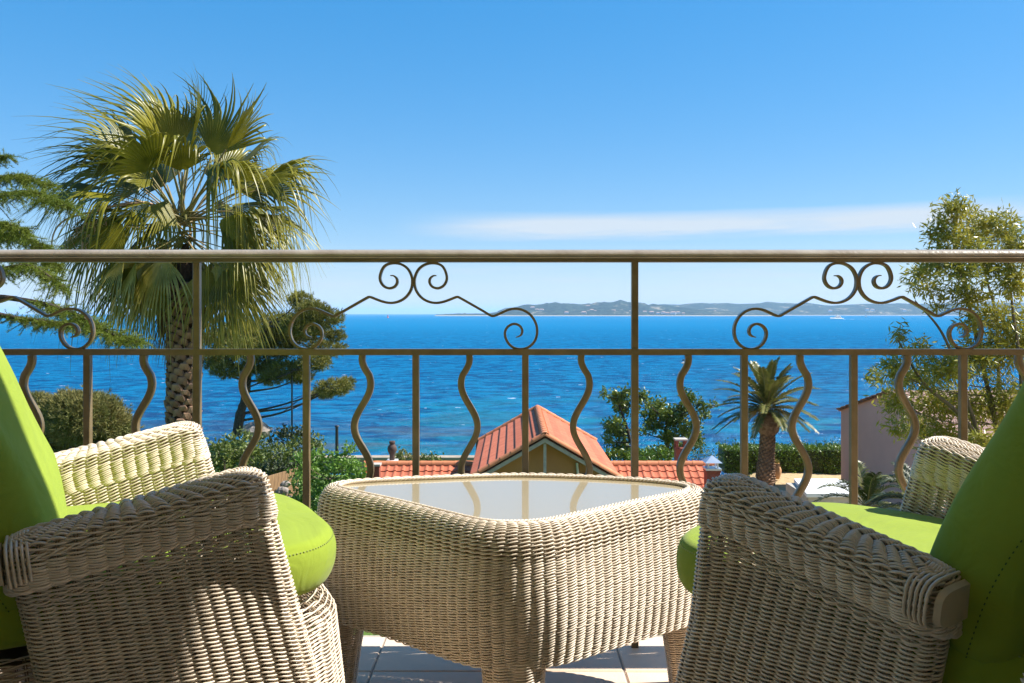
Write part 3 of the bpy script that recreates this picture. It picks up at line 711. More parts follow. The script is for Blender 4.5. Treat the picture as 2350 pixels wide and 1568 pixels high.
# moulded hand rail on a flat bar
zt = rz(588)
mb = MB(); P_ = np.array(prof); P_ = np.vstack([P_, [[.012, -.0055], [-.012, -.0055]]])
nseg = 60; xs_ = np.linspace(XL, XR, nseg)
V = np.stack([np.stack([np.full(len(P_), x), D+P_[:, 0], zt+P_[:, 1]-.001], -1) for x in xs_])
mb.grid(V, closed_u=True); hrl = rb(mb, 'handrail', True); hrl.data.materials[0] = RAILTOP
mb = MB(); mb.box((XL, D-.0145, rz(602)), (XR, D+.0145, zt-.0072)); rb(mb, 'rail_bar')
mb = MB(); mb.box((XL, D-.010, rz(815)), (XR, D+.010, rz(801))); rb(mb, 'mid_rail')
mb = MB(); mb.box((XL, D-.014, .085), (XR, D+.014, .100)); rb(mb, 'bottom_rail')
b2 = .0085
def smoothbox(path, hx, hy):
    # square bar following x(z)
    m = MB(); rows = []
    path = np.asarray(path); tg = np.gradient(path, axis=0); tg /= np.linalg.norm(tg, axis=1, keepdims=True)
    for (x, z), (tx, tz) in zip(path, tg):
        nx, nz = tz, -tx; c_ = .0012
        pts = [(-hx, -hy+c_), (-hx+c_, -hy), (hx-c_, -hy), (hx, -hy+c_), (hx, hy-c_), (hx-c_, hy), (-hx+c_, hy), (-hx, hy-c_)]
        rows.append([[x+nx*a, D+b_, z+nz*a] for a, b_ in pts])
    m.grid(np.array(rows), closed_u=True); return m
pitch = 251.0
k0 = 1205.5
zlow, ztop = .1003, rz(815.2)
for i in range(-8, 9):
    pxs = k0+i*pitch
    if pxs < -690 or pxs > 3090: continue
    if i in (-7, -3, 1, 5):
        m = smoothbox([(rx(pxs), 0.0), (rx(pxs), .0849)], .009, .009); rb(m, 'post_foot')
        m = smoothbox([(rx(pxs), .1003), (rx(pxs), rz(815.2))], b2+.0005, b2+.0005); rb(m, 'post')
        m = smoothbox([(rx(pxs), rz(800.8)), (rx(pxs), rz(602.2))], b2, b2); rb(m, 'post')
    else:
        m = smoothbox([(rx(pxs), zlow), (rx(pxs), ztop)], b2, b2); rb(m, 'bar')
    # wavy bar to the right
    pw = pxs+pitch/2; sg = 1 if (i % 2) else -1
    # i even (straight 1205) -> 1330 bulges right first
    sg = 1 if i % 2 == 0 else -1
    zz = np.linspace(ztop, zlow, 64); yv = 720+(CH-zz)*896
    amp = 19*np.clip((yv-815)/45, 0, 1)*np.clip((1395-yv)/45, 0, 1)
    xx = pw+sg*(amp*np.sin(2*pi*(yv-832)/196)+3)
    m = smoothbox(list(zip((xx-1175)/896, zz)), b2-.0003, b2-.0003); rb(m, 'wavy_bar', True)
# scrolls
zs = [(655,232),(632,234),(612,252),(608,278),(620,302),(640,315),(668,319),(698,306),(719,280),(727,245),(716,200),(695,167),(665,151),(625,146),(585,153),(550,172),(525,200),(508,240),(504,280),(512,325),(535,365),(568,395),(610,414),(655,420),(700,413),(745,398),(785,382),(802,379),(820,387),(900,432),(980,478),(1022,503),(1042,510),(1065,505),(1105,487),(1150,468),(1195,460),(1240,466),(1285,488),(1320,525),(1343,575),(1347,630),(1332,680),(1300,716),(1260,735),(1215,737),(1175,721),(1145,690),(1128,650),(1128,615),(1145,585),(1175,567),(1205,566),(1232,582),(1245,608),(1240,635),(1222,650),(1200,656)]
zs = np.array(zs, float)
vx = 783.4+zs[:, 0]*.33333; vy = 554.9+zs[:, 1]*.33333
cxs = 949.0
def scroll(cx, sg):
    pts = np.stack([(cx+sg*(vx-cxs)-1175)/896, CH-(vy+0.6-720)/896], -1)
    pc = catmull(pts, 4); n = len(pc); m = MB()
    tg = np.gradient(pc, axis=0); tg /= np.linalg.norm(tg, axis=1, keepdims=True)
    rows = []
    for q, ((x, z), (tx, tz)) in enumerate(zip(pc, tg)):
        e_ = min(q, n-1-q)/10.; th = .0031*(min(1, .35+.65*e_)); wd = .0072
        rows.append([[x+tz*a, D+b_, z-tx*a] for a, b_ in ((-th, -wd), (th, -wd), (th, wd), (-th, wd))])
    m.grid(np.array(rows), closed_u=True); m.add(rows[0], [[0,1,2,3]]); m.add(rows[-1], [[3,2,1,0]])
    return m
for cx in (949-1019, 949, 1968, 1968+1004):
    for sg in (-1, 1): rb(scroll(cx, sg), 'scroll')

# ================================================================== WICKER TABLE
tb = empty('coffee_table', (0, 1.78, 0), 'low woven wicker coffee table with a glass top between two armchairs', 'table')
TO = np.array([0, 1.78, 0])
outl = np.array([(0, 1.500), (.085, 1.522), (.17, 1.588), (.28, 1.680), (.375, 1.755), (.432, 1.815), (.445, 1.880), (.40, 1.945), (.26, 2.005), (.02, 2.045), (-.22, 2.010), (-.385, 1.965), (-.440, 1.905), (-.432, 1.840), (-.37, 1.775), (-.27, 1.690), (-.165, 1.592), (-.08, 1.520)])
oc = catmull(outl, 10, closed=True)
NCOL = 92; MT = NCOL*SUB
ring0 = resample(oc, MT)
# make counter-clockwise
def inset(P, d):
    tg = np.roll(P, -1, 0)-np.roll(P, 1, 0); tg /= np.linalg.norm(tg, axis=1, keepdims=True)
    nrm_ = np.stack([tg[:, 1], -tg[:, 0]], -1)      # outward for ccw
    Q = P-nrm_*d
    for _ in range(int(max(0, d)*300)): Q = (np.roll(Q, 1, 0)+2*Q+np.roll(Q, -1, 0))/4
    return Q
TZ = .462
prof_t = []       # (inset, z) from bottom up
for z in np.arange(.185, .405, .0054): prof_t.append((.010-.012*sin((z-.185)/.22*pi*.9), z))
x_, z_ = prof_t[-1]
arc = [(x_+.030*(1-cos(a)), .405+ .058*sin(a)) for a in np.linspace(.04, pi/2*.98, 13)]
prof_t += arc
prof_t += [(.040, .4620), (.046, .4585)]
rings = []
for k, (d_, z) in enumerate(prof_t):
    Q = inset(ring0, d_)
    zz = np.full(MT, z)+.019*np.clip((1.80-ring0[:, 1])/.28, 0, 1)*np.clip((.40-z)/.215, 0, 1)
    rings.append(np.column_stack([Q, zz]))
rings = np.array(rings)-TO
mb = MB(); weave(mb, rings, rad=.00165, amp=.0027, slant=.0014)
apron = mb.build('apron', [WICK, STAKE], tb, True)
LN = rings[:, ::3].copy()
for k in range(len(LN)):
    q_ = LN[k][:, :2]+TO[:2]; LN[k][:, :2] = inset(q_, .007)-TO[:2]
LN[:, :, 2] -= .003
mb = MB(); mb.grid(LN[:-3], closed_u=True); mb.build('added_dark_liner', STAKE, tb, True)  # added dark sheet behind the weave, so its gaps look dark
# twisted rim rope round the glass
Q = inset(ring0, .050); 
mb = MB(); cl = np.column_stack([Q, np.full(MT, .4625)])-TO
ntw = 150; th = np.arange(MT)/MT*ntw*2*pi/2
tgq = np.roll(Q, -1, 0)-np.roll(Q, 1, 0); tgq /= np.linalg.norm(tgq, axis=1, keepdims=True); nq = np.column_stack([tgq[:, 1], -tgq[:, 0], np.zeros(MT)])
for ph in (0, 2*pi/3, 4*pi/3):
    mb.tube(cl+nq*(.0032*np.cos(th+ph))[:, None]+np.array([0, 0, 1])*(.0030*np.sin(th+ph))[:, None], .0022, 5, closed=True)
mb.build('rim_rope', WICK, tb, True)
# glass
GLASS = bpy.data.materials.new('glass_top'); GLASS.use_nodes = True; b = GLASS.node_tree.nodes['Principled BSDF']
b.inputs['Base Color'].default_value = (.42, .34, .20, 1); b.inputs['Roughness'].default_value = .35; b.inputs['Specular IOR Level'].default_value = .3
b.inputs['Coat Weight'].default_value = 1; b.inputs['Coat Roughness'].default_value = .004; b.inputs['Coat IOR'].default_value = 1.9
G = inset(ring0, .0515)[::3]
mb = MB(); n = len(G); top = np.column_stack([G, np.full(n, .4590)])-TO; bot = top-np.array([0, 0, .006])
mb.add(top, [list(range(n))]); mb.add(bot, [list(range(n))[::-1]])
mb.add(np.vstack([top, bot]), [[(i+1) % n, i, i+n, (i+1) % n+n] for i in range(n)])
mb.build('glass_top', GLASS, tb, False)
# backing frame under glass so no light leaks under it
# legs
def leg(cx, cy, r0, r1, ztop, dirx, diry, parent, O, ncol=10):
    rr = []
    for z in np.arange(0.003, ztop, .0054):
        u = z/ztop; r_ = r1+(r0-r1)*u**1.3
        a = np.arange(ncol*SUB)/(ncol*SUB)*2*pi
        c_ = np.sign(np.cos(a))*np.abs(np.cos(a))**.75*r_; s_ = np.sin(a); s_ = np.sign(s_)*np.abs(s_)**.75*r_
        rr.append(np.column_stack([cx+dirx*(1-u)+c_, cy+diry*(1-u)+s_, np.full(ncol*SUB, z)]))
    m = MB(); weave(m, np.array(rr)-O, rad=.00175, amp=.0034, slant=.0015)
    return m.build('leg', [WICK, STAKE], parent, True)
leg(.003, 1.566, .058, .046, .215, 0, -.004, tb, TO)
leg(-.382, 1.882, .050, .034, .195, -.012, .006, tb, TO)
leg(.385, 1.875, .050, .034, .195, .012, .010, tb, TO)

# ================================================================== ARMCHAIRS (local: +X front, origin on floor between the front arm corners)
def rrect(xf, xr, h, rc, n):
    """closed rounded rectangle in plan, ccw, starting at the front centre"""
    rc = min(rc, h*.98, (xf-xr)/2*.98); pts = []
    for (cx, cy, a0) in ((xf-rc, h-rc, 0), (xr+rc, h-rc, pi/2), (xr+rc, -h+rc, pi), (xf-rc, -h+rc, 3*pi/2)):
        for a in np.linspace(a0, a0+pi/2, 7): pts.append((cx+rc*cos(a), cy+rc*sin(a)))
    pts = np.array(pts)
    pts = np.vstack([[xf, 0], pts])
    return resample(pts, n)
WC = 36; WM = WC*SUB
def wing_rings():
    rings, rad, amp = [], [], []
    def zline(x, lev, xf, xr):   # lev: height below the arm top line; slope fades to level lower down
        return lev
    lv = []
    # s = distance below the top measured at the front
    panel = np.arange(.60, .074, -.0064)
    for s in panel: lv.append((s, .026+.004*(s < .10), 0, 'p'))
    H = .060
    lips = [(.072, .030), (.069, .034), (.066, .038)]
    for s, h in lips: lv.append((s, h, 0, 't'))
    for s in np.arange(.063, .028, -.0040): lv.append((s, .041+.004*sin((.063-s)/.035*pi/2), 0, 't'))
    for s in np.arange(.025, .012, -.0062): lv.append((s, .0445, 0, 'e'))
    for k, h in enumerate(np.arange(.042, .004, -.0041)): lv.append((.008*((h/.042)**3), h, .045-h, 'u'))
    for s, h, ins, ty in lv:
        ztf = .620-s
        q = min(1, max(0, (s-.05)/.55)); sh = (.041 if s > .028 else .045)
        slope = .07/.34*(1-q*.75)
        # front and rear limits
        xf = .010+.26*s-ins*.9
        xr = -.318+.06*max(0, s-.08)/.35 + (.012 if ty == 'p' else 0)+ins*.6
        P = rrect(xf, xr, h, .035 if ty == 'p' else .030, WM)
        if s > .03:     # the panel flares to the full arm width at its front edge
            fl_ = np.clip((P[:, 0]-(xf-.085))/.085, 0, 1); fl_ = fl_*fl_*(3-2*fl_)
            if h < .043:
                hn = .043-.0172*min(1, max(0, s-.07)/.15); P[:, 1] = np.where(P[:, 1] > 0, P[:, 1]*(1+(2*hn/h-2)*fl_), P[:, 1])
        P[:, 1] += (h if (s > .028) else .045)-.026
        z = ztf+(P[:, 0]-.0)*slope*1.0
        z = np.where(P[:, 0] > 0, ztf+P[:, 0]*slope*.3, z)
        z = z-.004*np.clip((P[:, 0]+.03)/.04, 0, 1)**2*(s < .05)
        rings.append(np.column_stack([P, np.maximum(z, .002+.0*s)]))
        rad.append({'t': .00185, 'u': .0020}.get(ty, .00165)); amp.append({'p': .0029, 't': .0042, 'e': .0030, 'u': .0056}[ty])
    return np.array(rings), np.array(rad), np.array(amp)
Wr, Wrad, Wamp = wing_rings()
Wamp = np.where((Wr[:, :, 1] < -.005) | (Wr[:, :, 2] < .52), .0029, Wamp[:, None])
mbw = MB(); weave(mbw, Wr, rad=Wrad, amp=Wamp, slant=.0016, stake_r=.0012)
# braid along the edges of the arm top
for sy in (1,):
    xs_b = np.linspace(-.300, .004, 90); th = np.arange(90)*.62
    for ph in (0, pi):
        zb = .620-.022+xs_b*.205+.0024*np.sin(th+ph)
        mbw.tube(np.column_stack([xs_b, (.019+sy*(.0468+.0020*np.cos(th+ph))), zb]), .0016, 5)
wing_mesh = mbw.mesh('side_panel', [WICK, STAKE], True)
LNW = Wr[:-30:3].copy(); sel = [k for k in range(len(LNW)) if LNW[k][0, 2] < .50]
LNW = LNW[sel]; LNW[:, :, 1] = LNW[:, :, 1]*.70; LNW[:, :, 0] = LNW[:, :, 0]*.965-.004
ml_ = MB(); ml_.grid(LNW, closed_u=True); dark_liner_mesh = ml_.mesh('added_dark_liner', STAKE, True)  # added dark core in place of the shade inside the panel
# wrap bands and end cap at the rear of the arm
mbb = MB()
def armsec(x, g_):   # closed section of the arm at x, grown by g_
    zc = .620-.028+x*.205
    a = np.arange(28)/28*2*pi
    cy_ = np.sign(np.cos(a))*np.abs(np.cos(a))**.55*(.0455+g_); cz = np.sign(np.sin(a))*np.abs(np.sin(a))**.6*(.023+g_)
    return np.column_stack([np.full(28, x)-cz*.12, cy_+.019, zc+cz])
for k in range(5): mbb.tube(armsec(-.292-.0058*k, .0050), .0022, 6, closed=True)
bands_mesh = mbb.mesh('binding', WICK, True)
mbc = MB(); A0 = armsec(-.322, .0005); A1 = armsec(-.329, -.002)
mbc.grid([A0, A1], closed_u=True); mbc.add(A1, [list(range(28))]); mbc.add(A0, [list(range(28))[::-1]])
cap_mesh = mbc.mesh('end_cap', CAP, False)
# seat base: rounded woven drum under the cushion
def base_rings():
    rr = []
    for z in np.arange(.02, .375, .0064):
        u = z/.375
        xf = .172+.04*(1-u)-.030*max(0, (u-.9)/.1)**2; xr = -.50+.02*(1-u); hy = .262+.018*(1-u)-.03*max(0, (u-.9)/.1)**2
        P = rrect(xf, xr, hy, .11, 58*SUB)
        # slightly bowed front
        rr.append(np.column_stack([P[:, 0]+np.where(P[:, 0] > 0, -.35*P[:, 1]**2, 0), P[:, 1], np.full(len(P), z)]))
    return np.array(rr)
mbs = MB(); weave(mbs, base_rings(), rad=.0017, amp=.0032, slant=.0015, sides=4)
base_mesh = mbs.mesh('seat_base', [WICK, STAKE], True)
mbt = MB(); Pt = rrect(.10, -.48, .235, .10, 60); mbt.add(np.column_stack([Pt[:, 0]+np.where(Pt[:, 0] > 0, -.35*Pt[:, 1]**2, 0), Pt[:, 1], np.full(60, .362)]), [list(range(60))])
deck_mesh = mbt.mesh('seat_deck', STAKE, False)
# back shell
def back_rings():
    rr = []
    for z in np.arange(.02, .86, .0066):
        u = z/.86; lean = -.33-.33*u
        hy = .335; th = .030
        s = np.linspace(-1, 1, 60); front = np.column_stack([lean-.05+th+.13*np.abs(s)**2.6, s*(hy-th*.3)]); back_ = np.column_stack([lean-.05-th+.13*np.abs(s[::-1])**2.6, s[::-1]*(hy+th)])
        P = resample(np.vstack([front, back_])[::1], 56*SUB)
        zz = z-.0*P[:, 0]
        rr.append(np.column_stack([P, np.full(len(P), z)]))
    return np.array(rr)
br = back_rings()
# ccw check
a_ = br[0]; area = np.sum(a_[:, 0]*np.roll(a_[:, 1], -1)-np.roll(a_[:, 0], -1)*a_[:, 1])
if area < 0: br = br[:, ::-1]
mbk = MB(); weave(mbk, br, rad=.0017, amp=.0032, slant=.0015, sides=4)
back_mesh = mbk.mesh('backrest', [WICK, STAKE], True)
# cushions
def cushion(outline, t, puff=.035, edge=.03, n=120, rings_=14, seed=0, wr=.0):
    """outline in plan (x,y) ccw; thickness t; returns MB, plus the seam rings"""
    P = resample(outline, n); c = P.mean(0); m = MB(); rows = []
    r_ = np.random.default_rng(seed)
    ph = r_.uniform(0, 6, 8)
    # side profile: bottom centre -> edge -> top centre
    prof = []
    for q in np.linspace(0, 1, 7)[:-1]: prof.append((q*.93, -1))
    for a in np.linspace(-pi/2, pi/2, 11): prof.append((1-(1-cos(a))*.0, a))
    V = []
    for q in (0.02, .25, .5, .7, .84, .92): V.append((1-(1-q), -1, q))
    def ringat(q, zc):
        return np.column_stack([c[0]+(P[:, 0]-c[0])*q, c[1]+(P[:, 1]-c[1])*q, np.full(n, zc)])
    Lw = np.linalg.norm(P-c, axis=1, keepdims=True); dirp = (P-c)/Lw
    out_ = []
    qs = [.02, .2, .4, .6, .75, .86, .94]
    for q in qs: out_.append((q, -1))
    for a in np.linspace(-pi/2, pi/2, 13): out_.append(('e', a))
    for q in qs[::-1]: out_.append((q, 1))
    for q, s_ in out_:
        if q == 'e':
            r1_ = P-dirp*edge*(1-cos(s_)**.9 if cos(s_) > 0 else 1); z = t/2*sin(s_)*.96
            row = np.column_stack([r1_, np.full(n, z)])
        else:
            rr = c+(P-dirp*edge-c)*q
            z = s_*(t/2*.96+puff*(1-q**2.2))
            row = np.column_stack([rr, np.full(n, z)])
        if wr:
            row[:, 2] += wr*(np.sin(row[:, 0]*23+ph[0]+3*np.sin(row[:, 1]*11))*np.cos(row[:, 1]*17+ph[1]))*.5
            row[:, 0] += wr*.4*np.sin(row[:, 1]*29+row[:, 2]*40+ph[2])
        rows.append(row)
    m.grid(np.array(rows), closed_u=True)
    m.add(rows[0], [list(range(n))[::-1]]); m.add(rows[-1], [list(range(n))])
    return m, rows, qs
def stitches(row, off, mat_, parent, name='seam', step=.006, r=.0006, lift=.0008):
    L_ = np.linalg.norm(np.roll(row, -1, 0)-row, axis=1).sum(); k = int(L_/step)
    rr = resample(row, k*3); m = MB()
    for i in range(k): m.tube(rr[[i*3, i*3+1]]*1.0, r, 4, cap=False)
    return m.mesh(name, mat_, False)
so_ = np.array([(.205, 0), (.203, .08), (.190, .16), (.145, .228), (.06, .258), (-.05, .268), (-.25, .268), (-.40, .262), (-.44, .22), (-.445, 0), (-.44, -.22), (-.40, -.262), (-.25, -.268), (-.05, -.268), (.06, -.258), (.145, -.228), (.190, -.16), (.203, -.08)])
cs, crow, qs = cushion(catmull(so_, 8, closed=True), .090, puff=.012, edge=.024, wr=.002, seed=3)
seat_mesh = cs.mesh('seat_cushion', FABRIC, True)
i_top = len(qs)+10
seam_mesh = stitches(crow[len(qs)+9]*np.array([1.003, 1.003, 1]), 0, SEAM, None, r=.0011, step=.0065)
bo_ = np.array([(.30, 0), (.295, .14), (.27, .23), (.20, .275), (.0, .285), (-.20, .282), (-.27, .25), (-.285, .14), (-.29, 0), (-.285, -.14), (-.27, -.25), (-.20, -.282), (.0, -.285), (.20, -.275), (.27, -.23), (.295, -.14)])
cb, brow, qs2 = cushion(catmull(bo_, 8, closed=True), .15, puff=.030, edge=.055, wr=.008, seed=5)
backc_mesh = cb.mesh('back_cushion', FABRIC, True)
bseam_mesh = stitches(brow[len(qs2)+5]*np.array([1.003, 1.003, 1]), 0, SEAMD, None, step=.008, r=.0008)
def armchair(loc, ang, label, SEAT, BACK):
    e_ = empty('armchair', (*loc, 0), label, 'armchair', 'wicker armchairs', rz=ang)
    for sy in (-1, 1):
        o = bpy.data.objects.new('side_panel', wing_mesh); col.objects.link(o); o.parent = e_; o.location = (0, sy*.286, 0); o.scale = (1, sy, 1)
        q = bpy.data.objects.new('added_dark_liner', dark_liner_mesh); col.objects.link(q); q.parent = o
        q = bpy.data.objects.new('binding', bands_mesh); col.objects.link(q); q.parent = o
        q = bpy.data.objects.new('end_cap', cap_mesh); col.objects.link(q); q.parent = o
    for nme, me in (('seat_base', base_mesh), ('seat_deck', deck_mesh), ('backrest', back_mesh)):
        o = bpy.data.objects.new(nme, me); col.objects.link(o); o.parent = e_
    o = bpy.data.objects.new('seat_cushion', seat_mesh); col.objects.link(o); o.parent = e_; o.location = (SEAT[1], 0, SEAT[0]); o['label'] = 'lime green seat cushion'
    q = bpy.data.objects.new('seam', seam_mesh); col.objects.link(q); q.parent = o
    o = bpy.data.objects.new('back_cushion', backc_mesh); col.objects.link(o); o.parent = e_; o['label'] = 'lime green back cushion'
    bx, bz, tilt = BACK
    o.location = (bx, 0, bz); o.rotation_euler = (0, R(-90+tilt)+pi, pi)  # replaced below
    # local x of the cushion points up, local z points to the front
    up = Vector((-sin(R(tilt)), 0, cos(R(tilt)))); fr = Vector((cos(R(tilt)), 0, sin(R(tilt)))); yv = fr.cross(up)
    o.rotation_euler = Matrix((up, yv, fr)).transposed().to_euler()
    q = bpy.data.objects.new('seam', bseam_mesh); col.objects.link(q); q.parent = o
    return e_
armchair((-.535, 1.508), math.atan2(.490, .872), 'wicker armchair with green cushions left of the coffee table, sunlit inner arm', (.436, -.02), (-.405, .69, 24))
armchair((.551, 1.379), math.atan2(.80, -.60), 'wicker armchair with green cushions right of the coffee table, turned to the sea', (.440, .015), (-.405, .69, 25))

# ================================================================== VEGETATION
def tree(name, label, cat, base, trunk, clumps, lm, bark=BARK, r0=.12, leaf=.12, elong=2.0, dens=60, style='leaf', limb_r=.35, group=None, shell=.5, ndl=10, nl=.12, drop=0., depth=1.0, twigs=6):
    """trunk: list of (px,py,d); clumps: (px,py,rx,ry,[dd]) ellipses in the 2350 wide view at the trunk's distance"""
    d0 = trunk[0][2]; T = np.array([at(*q) for q in trunk]); O = T[0].copy()
    if base is not None: O[2] = base; T[0][2] = min(T[0][2], base)
    root = empty(name, O, label, cat, group)
    mb = MB(); TT = catmull(T, 6); n = len(TT)
    mb.tube(TT-O, np.linspace(r0, r0*.35, n)*(1+.08*rng.normal(size=n)), 8)
    lf = MB()
    for cl in clumps:
        px, py, ax, ay = cl[:4]; dd = cl[4] if len(cl) > 4 else rng.uniform(-1, 1)*depth
        d = T[-1][1]+dd if len(cl) > 4 else np.mean(T[:, 1])+dd
        c = at(px, py, d); k = d/F; rad = np.array([ax*k, (ax+ay)*.5*k, ay*k])
        # limb from the lower trunk
        below = TT[TT[:, 2] < c[2]+.1*rad[2]]; below = below if len(below) else TT[:1]
        dist_ = np.linalg.norm(below-c, axis=1)+.6*np.maximum(0, below[:, 2]-c[2]+.3*np.linalg.norm(below[:, :2]-c[:2], axis=1))
        s_ = below[np.argmin(dist_)]; ln = np.linalg.norm(c-s_)
        mid_ = (s_+c)/2+np.array([rng.normal()*.08*ln, rng.normal()*.08*ln, -.06*ln])
        LB = catmull([s_, mid_, c], 6); rl_ = r0*limb_r*rng.uniform(.7, 1.1)
        mb.tube(LB-O, np.linspace(rl_, rl_*.35, len(LB)), 6)
        for _ in range(twigs):
            e_ = blob(1, c, rad*.9)[0]; q = LB[rng.integers(len(LB)//2, len(LB))]
            mb.tube(np.array([q, (q+e_)/2+rng.normal(size=3)*.05*ln*.3, e_])-O, [rl_*.3, rl_*.2, rl_*.1], 4, cap=False)
        nn = int(dens*ax*ay/900)
        if style == 'leaf':
            # leaves gathered in small sprays, with gaps between
            ns = max(4, nn//7); S = blob(ns, c, rad, shell)
            P = np.repeat(S, 7, 0)+rng.normal(size=(ns*7, 3))*leaf*.55
            lf_dir = (P-c)/np.maximum(rad, 1e-3); lf_dir /= np.linalg.norm(lf_dir, axis=1, keepdims=True)+1e-6
            leaves(lf, P-O, leaf, elong, dirs=lf_dir*.8+rng.normal(size=P.shape)*.6, drop=drop)
        else:
            S = blob(max(4, nn), c, rad, shell); dn = (S-c)/rad; dn /= np.linalg.norm(dn, axis=1, keepdims=True); dn[:, 2] += .5
            needles(lf, S-O, dn, nl, nl*.16, n=ndl, spread=.7)
    mb.build('trunk', bark, root, True)
    lf.build('crown', lm, root, False)
    return root
GZ = -6.1
# Aleppo pine by the shore
tree('pine_tree', 'dark leaning pine with spreading crown at the shore behind the fan palm', 'tree', None,
     [(543, 1000, 42), (552, 950, 42), (565, 900, 42), (572, 850, 42), (590, 790, 42), (620, 740, 42)],
     [(690, 690, 30, 20), (745, 730, 45, 26), (715, 715, 40, 25), (700, 760, 60, 22), (745, 800, 52, 20), (770, 770, 25, 14), (655, 850, 52, 24), (620, 870, 30, 14), (690, 865, 30, 16), (765, 890, 42, 20), (740, 905, 30, 10), (795, 880, 20, 14),
      (560, 800, 50, 25), (510, 820, 35, 22), (600, 770, 50, 28), (545, 760, 50, 26), (640, 740, 50, 24), (500, 780, 36, 22), (520, 850, 38, 18), (640, 800, 50, 28), (690, 745, 50, 26), (720, 830, 40, 22), (590, 840, 46, 22), (660, 770, 50, 26), (485, 830, 26, 20)],
     PINE, r0=.27, style='needle', dens=560, nl=.19, ndl=9, depth=1.6, twigs=7, shell=.35, limb_r=.26)
# round maritime bush on the left
tree('pine_bush', 'rounded olive green pine bush with pale shoots below the left railing', 'bush', None,
     [(180, 1150, 21), (180, 1080, 21), (185, 1020, 21)],
     [(190, 960, 75, 60), (120, 985, 60, 50), (245, 975, 55, 55), (165, 930, 60, 32), (220, 935, 50, 30), (75, 970, 40, 45), (85, 930, 40, 26), (270, 1000, 42, 40), (150, 1030, 80, 45), (240, 1040, 60, 35), (310, 1040, 40, 28), (60, 1020, 50, 40)],
     PINE2, r0=.15, style='needle', dens=420, nl=.13, ndl=8, depth=.7, shell=.6)
tree('low_shrub', 'bright green low shrub under the rounded pine bush', 'bush', None, [(270, 1120, 18), (270, 1070, 18)],
     [(250, 1050, 60, 26), (310, 1060, 50, 24), (200, 1075, 60, 26), (360, 1090, 60, 30)], OLIVELF, r0=.05, leaf=.09, dens=260, depth=.5)
# scrub between the fan palm and the shore
for lb, trk, cl, m_ in (
    ('olive green scrub bush right of the big palm trunk', [(515, 1110, 26), (515, 1060, 26)], [(500, 1040, 40, 30), (540, 1030, 40, 26), (490, 1075, 40, 30), (545, 1070, 45, 30), (580, 1050, 35, 26)], OLIVELF),
    ('dark green shrub with bare twigs below the leaning pine', [(565, 1060, 34), (568, 1020, 34)], [(550, 1000, 28, 14), (580, 1008, 28, 16), (600, 1030, 30, 18), (560, 1030, 30, 16)], OLIVELF),
    ('almost black clipped shrub crowning the scrub by the water', [(668, 1050, 32), (668, 1010, 32)], [(665, 992, 42, 14), (640, 1008, 40, 14), (690, 1006, 40, 14), (668, 1000, 40, 14)], DARKLF),
    ('olive scrub bush under the almost black shrub', [(680, 1080, 28), (680, 1050, 28)], [(640, 1040, 40, 24), (690, 1030, 40, 26), (620, 1060, 36, 22), (670, 1060, 40, 22), (715, 1050, 30, 26), (730, 1020, 18, 22)], OLIVELF),
    ('dark bush just above the wooden fence', [(640, 1100, 22), (640, 1080, 22)], [(640, 1075, 40, 20), (600, 1090, 40, 22), (675, 1070, 30, 18)], DARKLF)):
    tree('scrub_bush', lb, 'bush', None, trk, cl, m_, r0=.06, leaf=.14, dens=330, depth=.8, group='scrub bushes by the shore')
tree('leafy_shrub', 'fresh bright green leafy shrub between left armchair and table', 'bush', None, [(740, 1230, 14), (745, 1150, 14), (760, 1100, 14)],
     [(700, 1080, 40, 30), (745, 1070, 45, 32), (790, 1075, 42, 34), (825, 1075, 25, 22), (700, 1130, 42, 36), (750, 1130, 50, 40), (800, 1130, 36, 36), (805, 1035, 16, 22), (730, 1045, 20, 18), (690, 1050, 20, 14), (770, 1050, 14, 14), (690, 1170, 30, 26), (735, 1180, 40, 20), (835, 1110, 20, 26)],
     BRIGHTLF, r0=.03, leaf=.075, elong=1.7, dens=230, depth=.4, bark=BARKP, shell=.35)
for lb, trk, cl, m_ in (
    ('small ochre green bush on the sea wall beside the clay pot', [(930, 1064, 40), (930, 1054, 40)], [(925, 1046, 20, 10), (945, 1050, 14, 7), (910, 1052, 14, 6)], PINE2),
    ('small fresh green bush on the sea wall behind the tiled roof', [(985, 1064, 40), (985, 1056, 40)], [(985, 1050, 20, 7), (1003, 1053, 12, 5), (968, 1054, 12, 5)], OLIVELF)):
    tree('wall_bush', lb, 'bush', None, trk, cl, m_, r0=.03, leaf=.16, dens=700, depth=.3, group='bushes on the sea wall')
tree('arbutus_tree', 'sparse small tree with crooked bare stems just right of the gable', 'tree', None,
     [(1470, 1075, 31), (1466, 1045, 31), (1448, 1015, 31), (1440, 985, 31), (1428, 950, 31), (1415, 915, 31)],
     [(1385, 903, 8, 8), (1415, 915, 16, 16), (1435, 905, 16, 14), (1428, 935, 22, 16), (1475, 905, 10, 14), (1460, 925, 16, 18), (1410, 970, 24, 14), (1425, 992, 22, 14), (1400, 985, 14, 12), (1425, 1020, 24, 14), (1440, 1045, 30, 14), (1405, 1045, 22, 12), (1395, 1010, 14, 8), (1470, 1050, 20, 12)],
     ARBLF, r0=.09, leaf=.15, dens=850, depth=.5, twigs=5, shell=.3)
